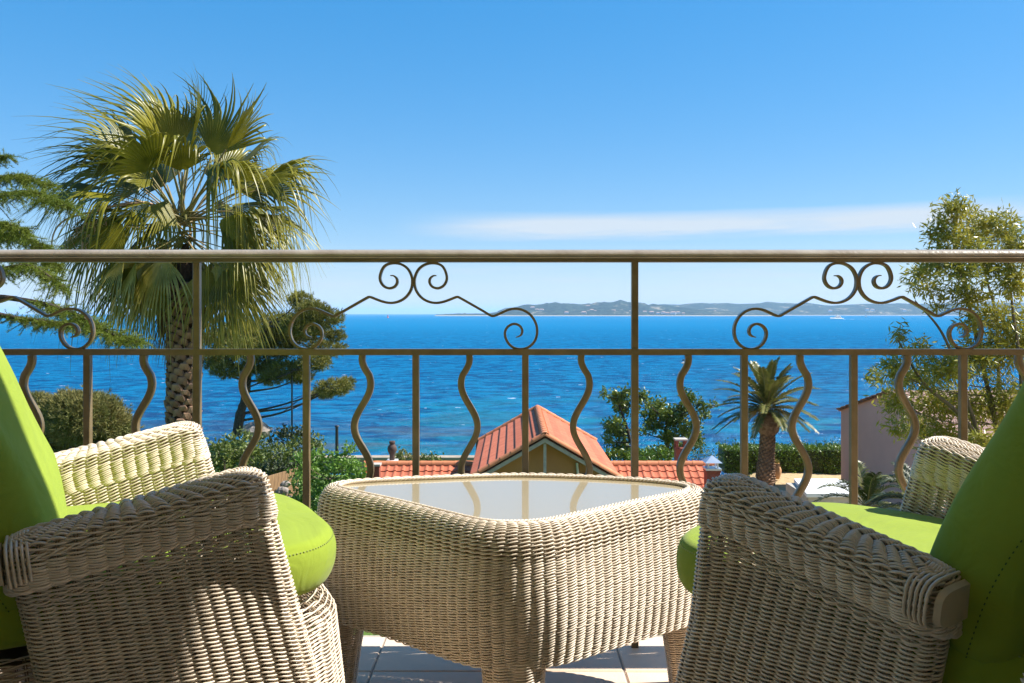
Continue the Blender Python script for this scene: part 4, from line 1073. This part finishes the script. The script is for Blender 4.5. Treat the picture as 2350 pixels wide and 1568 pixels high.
tree('arbutus_tree', 'denser dark green small tree behind the open brick chimney', 'tree', None,
     [(1535, 1080, 32), (1535, 1040, 32), (1528, 1000, 32), (1530, 960, 32)],
     [(1510, 935, 24, 18), (1490, 950, 20, 14), (1535, 950, 24, 18), (1500, 975, 26, 16), (1550, 965, 28, 20), (1580, 915, 18, 20), (1565, 940, 20, 16), (1610, 930, 14, 14), (1615, 950, 14, 10), (1600, 975, 14, 12), (1540, 1000, 30, 16), (1580, 990, 24, 18), (1510, 1040, 34, 16), (1560, 1030, 26, 20), (1600, 1015, 16, 18), (1488, 925, 8, 8), (1640, 930, 8, 6), (1475, 990, 10, 8)],
     ARBLF, r0=.10, leaf=.15, dens=850, depth=.7, twigs=5, shell=.3)
tree('garden_bush', 'rounded green bush tucked behind the low roof ridge', 'bush', None, [(1500, 1085, 29), (1500, 1060, 29)],
     [(1480, 1045, 24, 16), (1510, 1040, 26, 18), (1535, 1048, 20, 14), (1450, 1052, 20, 12)], HEDGELF, r0=.05, leaf=.12, dens=500, depth=.4)
tree('reed_clump', 'pale yellow green tuft right of the open brick chimney', 'bush', None, [(1610, 1075, 30), (1610, 1060, 30)],
     [(1600, 1035, 18, 22), (1625, 1045, 14, 16), (1640, 1050, 12, 12)], OLIVELF, r0=.02, leaf=.16, elong=5, dens=300, depth=.3)
tree('garden_bush', 'low bright green plants at the foot of the date palm', 'bush', None, [(1690, 1120, 34), (1690, 1108, 34)],
     [(1680, 1098, 26, 10), (1712, 1102, 20, 9), (1660, 1104, 18, 8), (1705, 1092, 14, 7)], BRIGHTLF, r0=.02, leaf=.12, dens=600, depth=.3)
# acacia at the right edge
ac = [(2196, 480, 42, 36), (2160, 530, 50, 36), (2240, 520, 52, 40), (2300, 530, 44, 52), (2340, 580, 40, 60), (2210, 560, 60, 26), (2140, 600, 40, 30), (2110, 632, 36, 26), (2190, 620, 60, 32), (2260, 600, 60, 40), (2130, 665, 36, 22), (2320, 650, 40, 50), (2220, 680, 60, 30),
      (2290, 730, 50, 40), (2235, 740, 30, 26), (2150, 700, 22, 14), (2065, 775, 14, 34), (2110, 800, 26, 22), (2050, 850, 40, 36), (2100, 870, 54, 40), (2010, 865, 18, 26), (2170, 850, 60, 44), (2240, 820, 60, 50), (2310, 800, 50, 60), (2150, 930, 70, 44), (2060, 925, 40, 36), (2230, 930, 60, 50), (2310, 920, 50, 60), (2180, 1000, 60, 34), (2110, 985, 40, 30), (2250, 1010, 50, 30), (2350, 760, 40, 80), (2060, 985, 26, 24), (2150, 1040, 50, 24)]
at_root = tree('acacia_tree', 'airy yellow green acacia with thin stems at the right edge', 'tree', None,
     [(2340, 1500, 8.6), (2310, 1180, 8.6), (2290, 1000, 8.6), (2262, 870, 8.6), (2238, 760, 8.6), (2215, 660, 8.6), (2190, 560, 8.6), (2195, 480, 8.6)],
     ac, ACALF, bark=BARKP, r0=.035, leaf=.075, elong=4.4, dens=300, depth=.55, twigs=7, shell=.15, limb_r=.20, drop=.25)
mb = MB()
for stem in ([(2330, 1400, 8.8), (2300, 1000, 8.8), (2290, 820, 8.9), (2285, 720, 8.9), (2255, 610, 8.9), (2235, 520, 8.8)], [(2345, 1300, 8.3), (2345, 900, 8.3), (2325, 720, 8.3), (2310, 560, 8.3)], [(2320, 1200, 8.6), (2240, 980, 8.5), (2170, 780, 8.4), (2100, 690, 8.4)], [(2310, 1100, 8.6), (2210, 960, 8.4), (2120, 880, 8.3), (2060, 780, 8.3)]):
    T = catmull([at(*q) for q in stem], 8)-np.array(at_root.location); mb.tube(T, np.linspace(.03, .007, len(T)), 6)
mb.build('side_stems', BARKP, at_root, True)

# cedar at the left edge
def cedar():
    T = [(-330, 2000, 10.5), (-300, 1200, 10.5), (-270, 800, 10.5), (-240, 500, 10.5), (-220, 200, 10.5)]
    O = at(*T[0]); O[2] = GZ
    root = empty('cedar_tree', O, 'cedar with flat sprays of needles reaching in from the left edge', 'tree')
    mb = MB(); TT = catmull([at(*q) for q in T], 6); mb.tube(TT-O, np.linspace(.30, .12, len(TT)), 10); 
    lf = MB()
    limbs = [([(-240, 520), (-60, 470), (60, 440), (160, 470)], 9.6, 46), ([(-230, 400), (-60, 370), (15, 358)], 9.8, 14), ([(-250, 600), (-80, 560), (30, 540), (115, 572)], 9.9, 38),
             ([(-250, 700), (-60, 640), (60, 610), (150, 660)], 9.4, 40), ([(-250, 640), (-40, 600), (80, 590), (130, 610)], 10.2, 30), ([(-260, 780), (-60, 690), (60, 690), (170, 720), (250, 765), (322, 782)], 9.2, 34), ([(-260, 800), (-80, 720), (40, 730), (130, 740), (230, 745)], 9.7, 22),
             ([(-230, 470), (-60, 420), (40, 405), (120, 425)], 10.3, 30), ([(-250, 560), (-100, 520), (0, 512), (60, 530)], 9.2, 26)]
    for path, d, wid in limbs:
        P = catmull([at(a, b_, d) for a, b_ in path], 10); n = len(P)
        mb.tube(P-O, np.linspace(.045, .008, n), 6)
        k = int(n*9)
        for _ in range(k):
            u = rng.uniform(.35, 1)**.8; i = min(n-1, int(u*n)); base = P[i]
            side = rng.uniform(-1, 1); w_ = wid*.62*d/F*(1.15-abs(u-.75))*1.1
            tip = base+np.array([rng.normal()*.08, side*w_*1.8, rng.normal()*.045-.02+abs(side)*-.03+.5*w_*(rng.uniform(-1, .8))])
            ln = np.linalg.norm(tip-base); ns = max(4, int(ln/.016))
            seg = base+(tip-base)*np.linspace(.1, 1, ns)[:, None]+np.array([0, 0, -1])*(np.linspace(0, 1, ns)**2*.10*ln)[:, None]
            if rng.uniform() < .3: mb.tube(seg[[0, ns//2, ns-1]]-O, .0035, 3, cap=False)
            dn = np.tile((tip-base)/ln, (ns, 1)); dn[:, 2] += .35
            needles(lf, seg-O, dn, .036, .0050, n=6, spread=1.0)
    mb.build('trunk', BARK, root, True); lf.build('crown', CEDAR, root, False)
cedar()

# ------------------------------------------------------------ fan palm
def fan_frond(O, start, dirv, pet, bl, hang, wind, root, m_=FAN, nseg=24, spread=1.5, droop=.5, roll=0.):
    mbp = MB(); d = np.array(dirv, float); d /= np.linalg.norm(d)
    t_ = np.linspace(0, 1, 9)[:, None]
    P = start+d*pet*t_+np.array([0, 0, -1.])*(pet*.10*(1-abs(d[2])*.5))*t_**2.2
    tang = P[-1]-P[-2]; tang /= np.linalg.norm(tang)
    a = tang*(1-hang)+np.array([0, 0, -1.])*hang; a /= np.linalg.norm(a)
    up = np.array([0, -.45, 1.]) if hang < .35 else -np.array([0, .9, 0])+tang*.6
    s_ = np.cross(a, up); s_ /= np.linalg.norm(s_)+1e-9
    nrm_ = np.cross(s_, a)
    if roll: c_, q_ = cos(roll), sin(roll); s_, nrm_ = s_*c_+nrm_*q_, nrm_*c_-s_*q_
    hub = P[-1]; mbb_ = MB(); K = 9
    rr = np.linspace(.04, 1, K)
    for i in range(nseg):
        ph = (i/(nseg-1)-.5)*2*spread
        dr = a*cos(ph)+s_*sin(ph)+nrm_*(-.16*abs(sin(ph)))
        Ln = bl*(.70+.30*cos(ph))*rng.uniform(.86, 1.08)
        dph = spread*2/(nseg-1)
        k1 = droop*rng.uniform(.5, 1.7)*(1+.9*abs(sin(ph))); kw = wind*rng.uniform(.4, 1.5)
        r = rr*Ln
        bend = np.clip((rr-.42)/.58, 0, 1)**1.6
        C = hub+dr*(r-bend*Ln*.18*k1)[:, None]+np.array([0, 0, -1.])*(bend*Ln*.62*k1)[:, None]+np.array([-1., .2, .05])*(bend*Ln*kw)[:, None]
        C = C+rng.normal(size=3)*.02*bend[:, None]*Ln
        acr = -a*sin(ph)+s_*cos(ph)
        wd = np.where(rr < .38, r*sin(dph)*.55, (.38*Ln*sin(dph)*.55)*np.clip((1-rr)/.62, 0.04, 1)**.8)
        fold = wd*.55*(1 if i % 2 else 1)
        V = np.stack([C-acr*wd[:, None]-nrm_*fold[:, None]*.5, C+nrm_*fold[:, None]*.5, C+acr*wd[:, None]-nrm_*fold[:, None]*.5], 1)
        mbb_.grid(V-O)
    f = mbb_.build('frond', m_, root, True)
    mbp.tube(P-O, np.linspace(.020, .011, 9), 5, flat=(1.3, .7)); mbp.build('petiole', PETI if m_ is not DEADL else DEADL, f, True)
def fan_palm():
    d = 13.5; O = at(418, 720, d); O[2] = GZ
    root = empty('fan_palm', O, 'tall windblown fan palm with a scaly trunk left of centre', 'palm')
    mb = MB(); zt = at(425, 560, d)[2]
    zz = np.linspace(GZ-.2, zt, 40); xx = O[0]+.0+ (at(426, 0, d)[0]-O[0])*np.clip((zz-GZ)/(zt-GZ), 0, 1)**2
    rad = .235+.03*np.exp(-(zz-GZ)/.5)-.045*np.clip((zz-.6)/1.5, 0, 1); rad[-3:] *= [.8, .55, .2]
    mb.tube(np.column_stack([xx, np.full(40, d), zz])-O, rad, 16); mb.build('trunk', PFIB, root, True)
    # leaf bases
    m = MB()
    wv = .088; hvv = .12
    v = [[-wv, 0, 0], [wv, 0, 0], [wv*.92, .012, hvv*.55], [-wv*.92, .012, hvv*.55], [-wv*.5, -.062, hvv*.95], [wv*.5, -.062, hvv*.95], [wv*.42, -.030, hvv*1.08], [-wv*.42, -.030, hvv*1.08], [0, -.052, hvv*.30]]
    m.add(v, [[0,8,4],[8,1,5],[8,5,4],[0,4,3],[1,2,5],[4,5,6],[4,6,7],[7,3,4],[5,2,6],[2,3,7],[2,7,6]][:0] or [[0,8,4],[8,1,5],[8,5,4],[0,4,3],[1,2,5],[4,5,6],[4,6,7],[7,3,4],[5,2,6],[2,3,7],[2,7,6]])
    lm = m.mesh('leaf_base', PBARK, False)
    n = 0; z = -2.25
    for k in range(299):
        a = k*2.39996; z = -2.3+k*.0118
        rr = np.interp(z, zz, rad)-.012; x = np.interp(z, zz, xx)
        o = bpy.data.objects.new('leaf_base', lm); col.objects.link(o); o.parent = root
        o.location = Vector(np.array([x+rr*cos(a), d+rr*sin(a), z])-O); s1 = random.uniform(.85, 1.2)
        o.scale = (s1, s1, s1*random.uniform(.9, 1.2)); o.rotation_euler = (random.uniform(-.12, .12), random.uniform(-.1, .1), a+pi/2)
    S = at(422, 508, d)
    F1 = [ # angle, beta, petiole, blade, hang, wind, droop, spread
        (131, .15, 1.55, 1.05, .0, .30, .35, .95), (121, -.1, 1.45, 1.25, .0, .30, .25, .75), (140, .35, 1.25, 1.1, .1, .25, .5, 1.0), (150, .1, 1.5, 1.0, .0, .30, .5, .8),
        (107, .1, 1.55, 1.25, .0, .38, .15, .75), (99, -.25, 1.35, 1.25, .0, .30, .2, .9), (88, .3, 1.35, 1.25, .0, .15, .1, .6), (80, -.1, 1.5, 1.15, .0, .22, .2, .7), (71, .1, 1.45, 1.35, .0, .25, .15, .75), (60, -.1, 1.6, 1.2, .0, .15, .25, .7), (64, .5, 1.2, 1.2, .1, .1, .4, .9),
        (112, -.55, .9, 1.0, .3, .15, .7, .9), (94, -.7, .85, .9, .8, .05, .5, .7), (76, -.5, .95, 1.0, .3, .1, .7, .9), (128, -.55, 1.05, .95, .6, .1, .7, .8), (118, .5, 1.1, 1.1, .0, .3, .5, 1.),
        (36, .1, 1.75, 1.1, .0, .0, .5, .8), (28, -.2, 1.65, 1.05, .05, .0, .75, .8), (33, .3, 1.5, 1.15, .0, .0, .4, .8), (44, .4, 1.2, 1.1, .1, .05, .6, .9), (20, .2, 1.3, 1.0, .15, .0, .9, .8),
        (160, .1, 1.75, 1.1, .05, .2, .35, .7), (152, -.25, 1.45, 1.0, .2, .15, .7, .8), (171, .2, 1.35, 1.1, .15, .15, .7, .8), (183, -.25, 1.35, 1.1, .3, .05, .7, .9), (178, .5, 1.1, 1.0, .4, .0, .7, 1.), (168, -.5, 1.15, 1.0, .5, .05, .7, .8),
        (6, .15, 1.35, 1.1, .2, .0, .65, .8), (-6, -.2, 1.25, 1.15, .4, .0, .6, .9), (-14, .3, 1.35, 1.0, .45, .0, .6, .9), (14, .6, 1.0, 1.0, .4, .0, .7, .9), (0, -.5, .95, 1.05, .45, .0, .7, .8),
        (196, .1, 1.35, 1.1, .5, .0, .5, .8), (207, -.2, 1.2, 1.1, .55, .0, .5, .8), (219, .2, 1.1, 1.05, .65, .0, .4, .8), (232, -.25, .85, 1.1, .7, .0, .4, .85), (213, -.5, 1.0, 1.0, .6, .0, .5, .8), (226, .6, .9, 1.0, .8, .0, .4, .8),
        (-27, -.3, 1.15, 1.1, .5, .0, .45, .85), (-38, .15, 1.1, 1.15, .6, .0, .4, .85), (-52, -.3, .8, 1.1, .7, .0, .3, .8), (-70, .3, .6, .95, .8, .0, .3, .6), (-33, .6, .95, 1.0, .7, .0, .4, .8), (245, .3, .7, 1.0, .8, .0, .3, .7), (190, .7, .8, 1.0, .6, .0, .5, .9)]
    F2 = []
    for q in F1:
        F2.append(q)
        if abs(q[1]) < .45: F2.append((q[0]+rng.normal()*6, q[1]+rng.choice([-1, 1])*rng.uniform(.3, .6), q[2]*rng.uniform(.65, .9), q[3], q[4]+rng.uniform(0, .25), q[5], q[6]+.25, q[7]))
    for k, (an, be, pe, bl, hg, wi, dp, sp) in enumerate(F2):
        dv = (cos(R(an))*cos(be), sin(be), sin(R(an))*cos(be))
        mm = FANY if (an < -20 or an > 190) and k % 4 else FAN
        fan_frond(O, S+np.array([0, 0, -.25 if hg > .45 else 0])+rng.normal(size=3)*.05, dv, pe*(.90 if hg < .35 else .78), bl*(1.30 if hg < .35 else 1.12), hg*.78, wi*rng.uniform(.7, 1.4), root, mm, nseg=22, spread=sp*rng.uniform(.95, 1.2), droop=dp*(1.1 if hg < .35 else .75), roll=rng.uniform(-.8, .8))
    for an, be, pe, bl in ((-108, -.3, .35, 1.15), (-100, .5, .3, 1.1), (-112, .1, .45, 1.2), (-70, .5, .35, 1.0), (-120, -.1, .55, 1.0), (-75, -.1, .4, .9)):
        dv = (cos(R(an))*cos(be), sin(be), sin(R(an))*cos(be))
        fan_frond(O, S+np.array([0, 0, -.75]), dv, pe, bl, .95, 0, root, DEADL, nseg=18, spread=.5, droop=.2)
    # flower stalks
    mb = MB()
    V_ = lambda L_: np.array([at(a, b_, c_) for a, b_, c_ in L_])
    mb.tube(catmull(V_([(400, 500, 13.4), (370, 478, 13.2), (333, 466, 13.0), (283, 468, 12.8), (217, 485, 12.7), (150, 505, 12.7), (122, 540, 12.7), (118, 600, 12.7)]), 8)-O, np.linspace(.03, .008, 57), 6)
    mb.tube(catmull(V_([(290, 470, 12.8), (240, 478, 12.75), (200, 500, 12.7), (188, 540, 12.7), (190, 580, 12.7)]), 6)-O, np.linspace(.02, .008, 25), 6)
    for (ax, ay) in ((150, 520), (175, 540), (200, 530), (225, 520), (235, 500), (160, 560), (210, 555), (190, 575)):
        b0 = at(ax, ay-18, 12.72)
        for _ in range(7):
            e_ = b0+np.array([rng.normal()*.09, rng.normal()*.06, -rng.uniform(.05, .25)]); mb.tube(np.array([b0, (b0+e_)/2+rng.normal(size=3)*.03, e_])-O, .004, 3, cap=False)
    mb.build('flower_stalk', CLAY if False else mat('dry_stalk', (.50, .34, .24), .7, .3, col2=(.42, .27, .17), vscale=6), root, True)
fan_palm()

# ------------------------------------------------------------ feather palms
def feather(root, O, start, dirv, ln, arch, lf, nl=26, lw=.02, ll=.3, mi=None, rr=.012):
    d = np.array(dirv, float); d /= np.linalg.norm(d); n = 14; t_ = np.linspace(0, 1, n)
    P = start+d*(ln*t_)[:, None]+np.array([0, 0, -1.])*(arch*ln*t_**2.1)[:, None]
    mb = MB(); mb.tube(P-O, np.linspace(rr, rr*.25, n), 4)
    tg = np.gradient(P, axis=0); tg /= np.linalg.norm(tg, axis=1, keepdims=True)
    s_ = np.cross(tg, [0, 0, 1.]); s_ /= np.linalg.norm(s_, axis=1, keepdims=True)+1e-9; up = np.cross(s_, tg)
    V = []; f = []
    for u in np.linspace(.12, 1, nl):
        i = u*(n-1); a = min(int(i), n-2); q = i-a; p = P[a]*(1-q)+P[a+1]*q; T = tg[a]; S_ = s_[a]; U = up[a]
        L_ = ll*(sin(pi*(.12+.80*u))**.6)*rng.uniform(.85, 1.1)
        for sg in (-1, 1):
            dl = T*.75+S_*sg*.8+U*.30+rng.normal(size=3)*.08; dl /= np.linalg.norm(dl)
            m_ = p+dl*L_*.5; e_ = p+dl*L_+np.array([0, 0, -1])*L_*.22; w_ = T*lw*.5
            k = len(V); V += [p-w_*.5, p+w_*.5, m_+w_, m_-w_, e_]; f += [[k, k+1, k+2], [k, k+2, k+3], [k+3, k+2, k+4]]
    mb.add(np.array(V)-O, f, 1)
    return mb.build('frond', [PETI, lf], root, False)
def date_palm():
    d = 34; B0 = at(1757, 1112, d); O = B0.copy(); O[2] = GZ
    root = empty('date_palm', O, 'stout date palm with arching grey green fronds by the hedge', 'palm')
    H = at(1760, 932, d); k = d/F
    zz = np.array([GZ-.2, GZ+.4, GZ+1, GZ+1.7, at(0, 1000, d)[2]]); mb = MB()
    rad = np.array([22, 19, 16, 15.5, 15])*k
    zf = np.linspace(zz[0], zz[-1], 44); rf_ = np.interp(zf, zz, rad)*(1+.07*(np.arange(44) % 2)); xf_ = O[0]+np.interp(zf, zz, [0, 0, .04, .08, .08])
    mb.tube(np.column_stack([xf_, np.full(44, d), zf])-O, rf_, 18); mb.build('trunk', PBARK, root, False)
    m = MB(); m.add([[-.07, 0, 0], [.07, 0, 0], [.05, -.05, .10], [-.05, -.05, .10], [0, -.01, .14]], [[0,1,2,3],[3,2,4],[0,3,4],[1,4,2]]); lm = m.mesh('leaf_base', PBARK, False)
    for q in range(220):
        a = q*2.39996; z = GZ+.1+q*(zz[-1]-GZ)/220; r_ = np.interp(z, zf, np.interp(zf, zz, rad))
        o = bpy.data.objects.new('leaf_base', lm); col.objects.link(o); o.parent = root
        o.location = Vector(np.array([np.interp(z, zf, xf_)+r_*cos(a), d+r_*sin(a), z])-O); o.rotation_euler = (0, 0, a+pi/2)
    mb = MB(); mb.lathe(np.array([[14, 0], [24, 10], [28, 26], [24, 42], [12, 52], [0, 56]])*k, 16, at(1762, 1000, d)-O); mb.build('crown_base', PBARK, root, True)
    for q in range(46):
        u = (q+.5)/46; elv = 1.40-1.62*u; az_ = q*2.39996
        dv = np.array([cos(az_)*cos(elv), sin(az_)*cos(elv), sin(elv)])
        feather(root, O, H+np.array([0, 0, -.15*u]), dv, (146+10*rng.normal())*k*(1 if u < .7 else .8), .26+.16*u, PHXLF, nl=44, lw=.075, ll=.36, rr=.025)
    mb = MB()
    for q in range(10):
        az_ = rng.uniform(0, 2*pi); e0 = H+np.array([cos(az_)*.5, sin(az_)*.5-.2, rng.uniform(-.35, .15)])
        for _ in range(14):
            e_ = e0+rng.normal(size=3)*.10+np.array([cos(az_)*.1, sin(az_)*.1, -.15]); mb.tube(np.array([H*.6+e0*.4, e0, e_])-O, .010, 3, cap=False)
    mb.build('fruit_stalk', PHXTIP, root, False)
date_palm()
for nm, lb, c_, n_, ln_, angs in (
    ('young_palm', 'dark arching fronds of a young palm in front of the pink wall', (1990, 1165, 13), 16, 1.05, (15, 165)),
    ('young_palm', 'second young palm with drooping fronds beside the far armrest', (2110, 1160, 11.5), 15, .95, (10, 170))):
    O = at(*c_); S = O.copy(); O[2] = GZ
    root = empty(nm, O, lb, 'palm', 'young palms under the balcony')
    mb = MB(); mb.tube(np.array([[0, 0, 0], [0, 0, S[2]-O[2]]]), .11, 10); mb.build('trunk', PBARK, root, True)
    for q in range(n_):
        a = R(angs[0]+(angs[1]-angs[0])*(q+.5)/n_+rng.normal()*5); be = rng.uniform(-.5, .6)
        feather(root, O, S, (cos(a)*cos(be), sin(be), sin(a)*cos(be)), ln_*rng.uniform(.8, 1.1), .38+.25*abs(cos(a)), DARKLF if q % 3 else PHXLF, nl=34, lw=.022, ll=.21)

# ------------------------------------------------------------ hedge, pot, slab, wall, poles, fence, rocks
hx0, hx1 = at(1652, 0, 36.5)[0], at(1940, 0, 36.5)[0]; htop = at(0, 1030, 36.0)[2]
hg = empty('hedge', ((hx0+hx1)/2, 36.6, GZ), 'long clipped green hedge between the garden and the sea', 'hedge'); HO = np.array(hg.location)
mb = MB(); mb.box((hx0+.1, 36.1, GZ), (hx1-.1, 37.2, htop-.12)); mb.v = [v-HO for v in mb.v]; mb.build('stems', DARKLF, hg, False)  # added solid dark box as the hedge core, behind the leaves
lf = MB(); nH = 9000
P = np.column_stack([rng.uniform(hx0, hx1, nH), rng.uniform(36.0, 37.3, nH), rng.uniform(GZ, htop, nH)])
fc = rng.integers(0, 3, nH); P[fc == 0, 1] = 36.0+rng.normal(0, .05, (fc == 0).sum()); P[fc == 1, 2] = htop+rng.normal(0, .045, (fc == 1).sum()); 
P[:, 1] += .08*np.sin(P[:, 0]*3)+.05*np.sin(P[:, 0]*7+P[:, 2]*5); P[:, 2] += .04*np.sin(P[:, 0]*5)
leaves(lf, P-HO, .10, 1.8); lf.build('leaves', HEDGELF, hg, False)
ws = MB()
for q in range(26):
    x = rng.uniform(hx0, hx1); b0 = np.array([x, 37, htop-.1]); ws.tube(np.array([b0, b0+[rng.normal()*.05, 0, rng.uniform(.2, .5)]])-HO, .008, 3, cap=False)
    leaves(ws, (b0+np.array([0, 0, .3])+rng.normal(size=(10, 3))*.07)-HO, .09, 3)
ws.build('shoots', OLIVELF, hg, False)
c = at(1782, 1096, 34.5); k = 34.5/F
po = empty('terracotta_jar', (c[0], 34.5, GZ), 'tall terracotta jar of flowers beside the date palm trunk', 'jar')
mb = MB(); mb.lathe(np.array([[0, 0], [6, 0], [8, 6], [10.5, 14], [10.5, 20], [8, 27], [6, 31], [7, 33], [6.5, 33.5], [5, 31], [0, 30]])*k*1.05, 20, (0, 0, c[2]-GZ-.05)); mb.build('jar', CLAY, po, True)
lf = MB(); leaves(lf, blob(120, (0, 0, c[2]-GZ+.66), (.14, .14, .10), .2), .06, 1.6); lf.build('flowers', FANY, po, False, kind='stuff')
# pale slab on a garden wall
z_ = at(0, 1133, 22)[2]
gw = empty('garden_wall', (*at(1885, 0, 22)[:2], GZ), 'low stone garden wall topped by a broad white slab', 'wall'); GO = np.array(gw.location)
mb = MB(); x0, x1 = at(1851, 0, 22)[0], at(1990, 0, 22)[0]; xb = at(1822, 0, 24)[0]
mb.add([[x0, 22, z_], [x1, 22, z_], [x1, 24, z_], [xb, 24, z_], [x0, 22, z_-.10], [x1, 22, z_-.10], [x1, 24, z_-.10], [xb, 24, z_-.10]], [[0,1,2,3],[7,6,5,4],[0,4,5,1],[1,5,6,2],[2,6,7,3],[3,7,4,0]]); mb.v = [v-GO for v in mb.v]; mb.build('slab', WHITE, gw, False)
mb = MB(); mb.box((x0+.08, 22.08, GZ-.2), (x1-.1, 23.9, z_-.103)); mb.v = [v-GO for v in mb.v]; mb.build('stone_base', CONC, gw, False)
# sea wall
mb = MB(); xa, xb_ = at(560, 0, 43)[0], at(1250, 0, 43)[0]; zt_ = at(0, 1048, 43)[2]
mb.box((xa, 42.8, -7.4), (xb_, 43.3, zt_-.12)); mb.box((xa, 42.7, zt_-.118), (xb_, 43.4, zt_)); mb.build('sea_wall', WALLST, label='long pale sea wall at the water edge behind the roofs', cat='wall', smooth=False)
for (px, y0, y1, d, r_, lb) in ((670, 845, 985, 41, .05, 'slender dark mast rising from the almost black shrub'), (773, 979, 1045, 38, .085, 'thick dark post standing beside the bright leafy shrub'), (1096, 1006, 1062, 38, .09, 'dark post just left of the gable roof')):
    a = at(px, y0, d); mb = MB(); hh = a[2]-GZ
    mb.tube([[0, 0, 0], [0, 0, hh*.5], [0, 0, hh]], [r_, r_*.9, r_*.8], 8); mb.lathe([[r_*1.3, hh-.02], [r_*1.3, hh+.03], [0, hh+.06]], 8)
    mb.build('lamp_post', BLACKM, loc=(a[0], d, GZ), label=lb, cat='post', group='posts along the shore')
# street lantern right of centre (behind the wavy bar)
# wooden fence
fn = empty('wooden_fence', (*at(650, 0, 18)[:2], GZ), 'short brown board fence under the scrub beside the left armchair', 'fence'); FO = np.array(fn.location)
for q in range(8):
    u = q/7; pz = at(618+62*u, 1092-18*u, 16.5+3*u); mb = MB(); h_ = 1.1
    mb.box((-.062, -.012, 0), (.062, .012, pz[2]-GZ+.0)); mb.build('board', WOOD, fn, False, loc=(pz[0]-FO[0], pz[1]-FO[1], 0)).rotation_euler = (0, 0, R(62))
rk = [(590, 988, 40, 30, 'large grey rock beside the foot of the leaning pine'), (648, 1128, 15.5, 16, 'pale rock at the edge of the leafy shrub'), (662, 1150, 14.5, 18, 'pale rock under the leafy shrub'), (640, 1145, 15, 13, 'small pale rock next to the left seat cushion'), (690, 1200, 13, 16, 'pale rock low between the left armchair and table'), (655, 1112, 17, 12, 'small rock below the board fence')]
for px, py, d, rp, lb in rk:
    m = MB(); a = np.linspace(0, pi, 7); th = np.linspace(0, 2*pi, 11)[:-1]
    V = np.array([[[sin(q)*cos(t_), sin(q)*sin(t_), cos(q)*.7] for t_ in th] for q in a]); V = V*(1+rng.normal(0, .10, V.shape[:2])[..., None])*rp*d/F
    m.grid(V, closed_u=True); c = at(px, py, d); m.build('rock', ROCKM, None, False, loc=c, label=lb, cat='rock', group='rocks in the garden')
tree('flowering_shrub', 'low shrub with small whitish flowers beside the pale rocks', 'bush', None, [(690, 1240, 13), (690, 1200, 13)],
     [(680, 1195, 26, 16), (720, 1195, 26, 18), (700, 1215, 30, 16), (760, 1205, 30, 16)], OLIVELF, r0=.02, leaf=.05, dens=260, depth=.3)

# ------------------------------------------------------------ the air
mb = MB(); mb.box((-33000, -17000, -20), (33000, 31000, 135)); hz = mb.build('haze', [], None, False, kind='stuff')
HZ = bpy.data.materials.new('haze'); HZ.use_nodes = True; t = HZ.node_tree; t.nodes.clear()
ho_ = N(t, 'ShaderNodeOutputMaterial'); pv = N(t, 'ShaderNodeVolumePrincipled'); pv.inputs['Color'].default_value = (.55, .78, 1, 1); pv.inputs['Density'].default_value = 7.5e-5
pv.inputs['Anisotropy'].default_value = 0
L(t, pv.outputs[0], ho_.inputs['Volume']); hz.data.materials.append(HZ)

# gull over the water
gc = at(1573, 833, 30); gu = empty('seagull', gc, 'small white gull with dark wings flying low beside a wavy baluster', 'bird')
mb = MB(); mb.lathe([[0, -.16], [.02, -.14], [.045, -.05], [.04, .04], [.02, .12], [.004, .18]], 8)
mb.v = [v[:, [2, 0, 1]] for v in mb.v]; mb.build('body', WHITE, gu, True)
for sg in (-1, 1):
    mb = MB(); mb.grid([[[-.05, sg*y_, z_], [0, sg*y_, z_+.012], [.06-.1*y_, sg*y_, z_]] for y_, z_ in ((.03, .02), (.15, .10), (.28, .11), (.42, .05))]); mb.build('wing', BLACKM, gu, True)
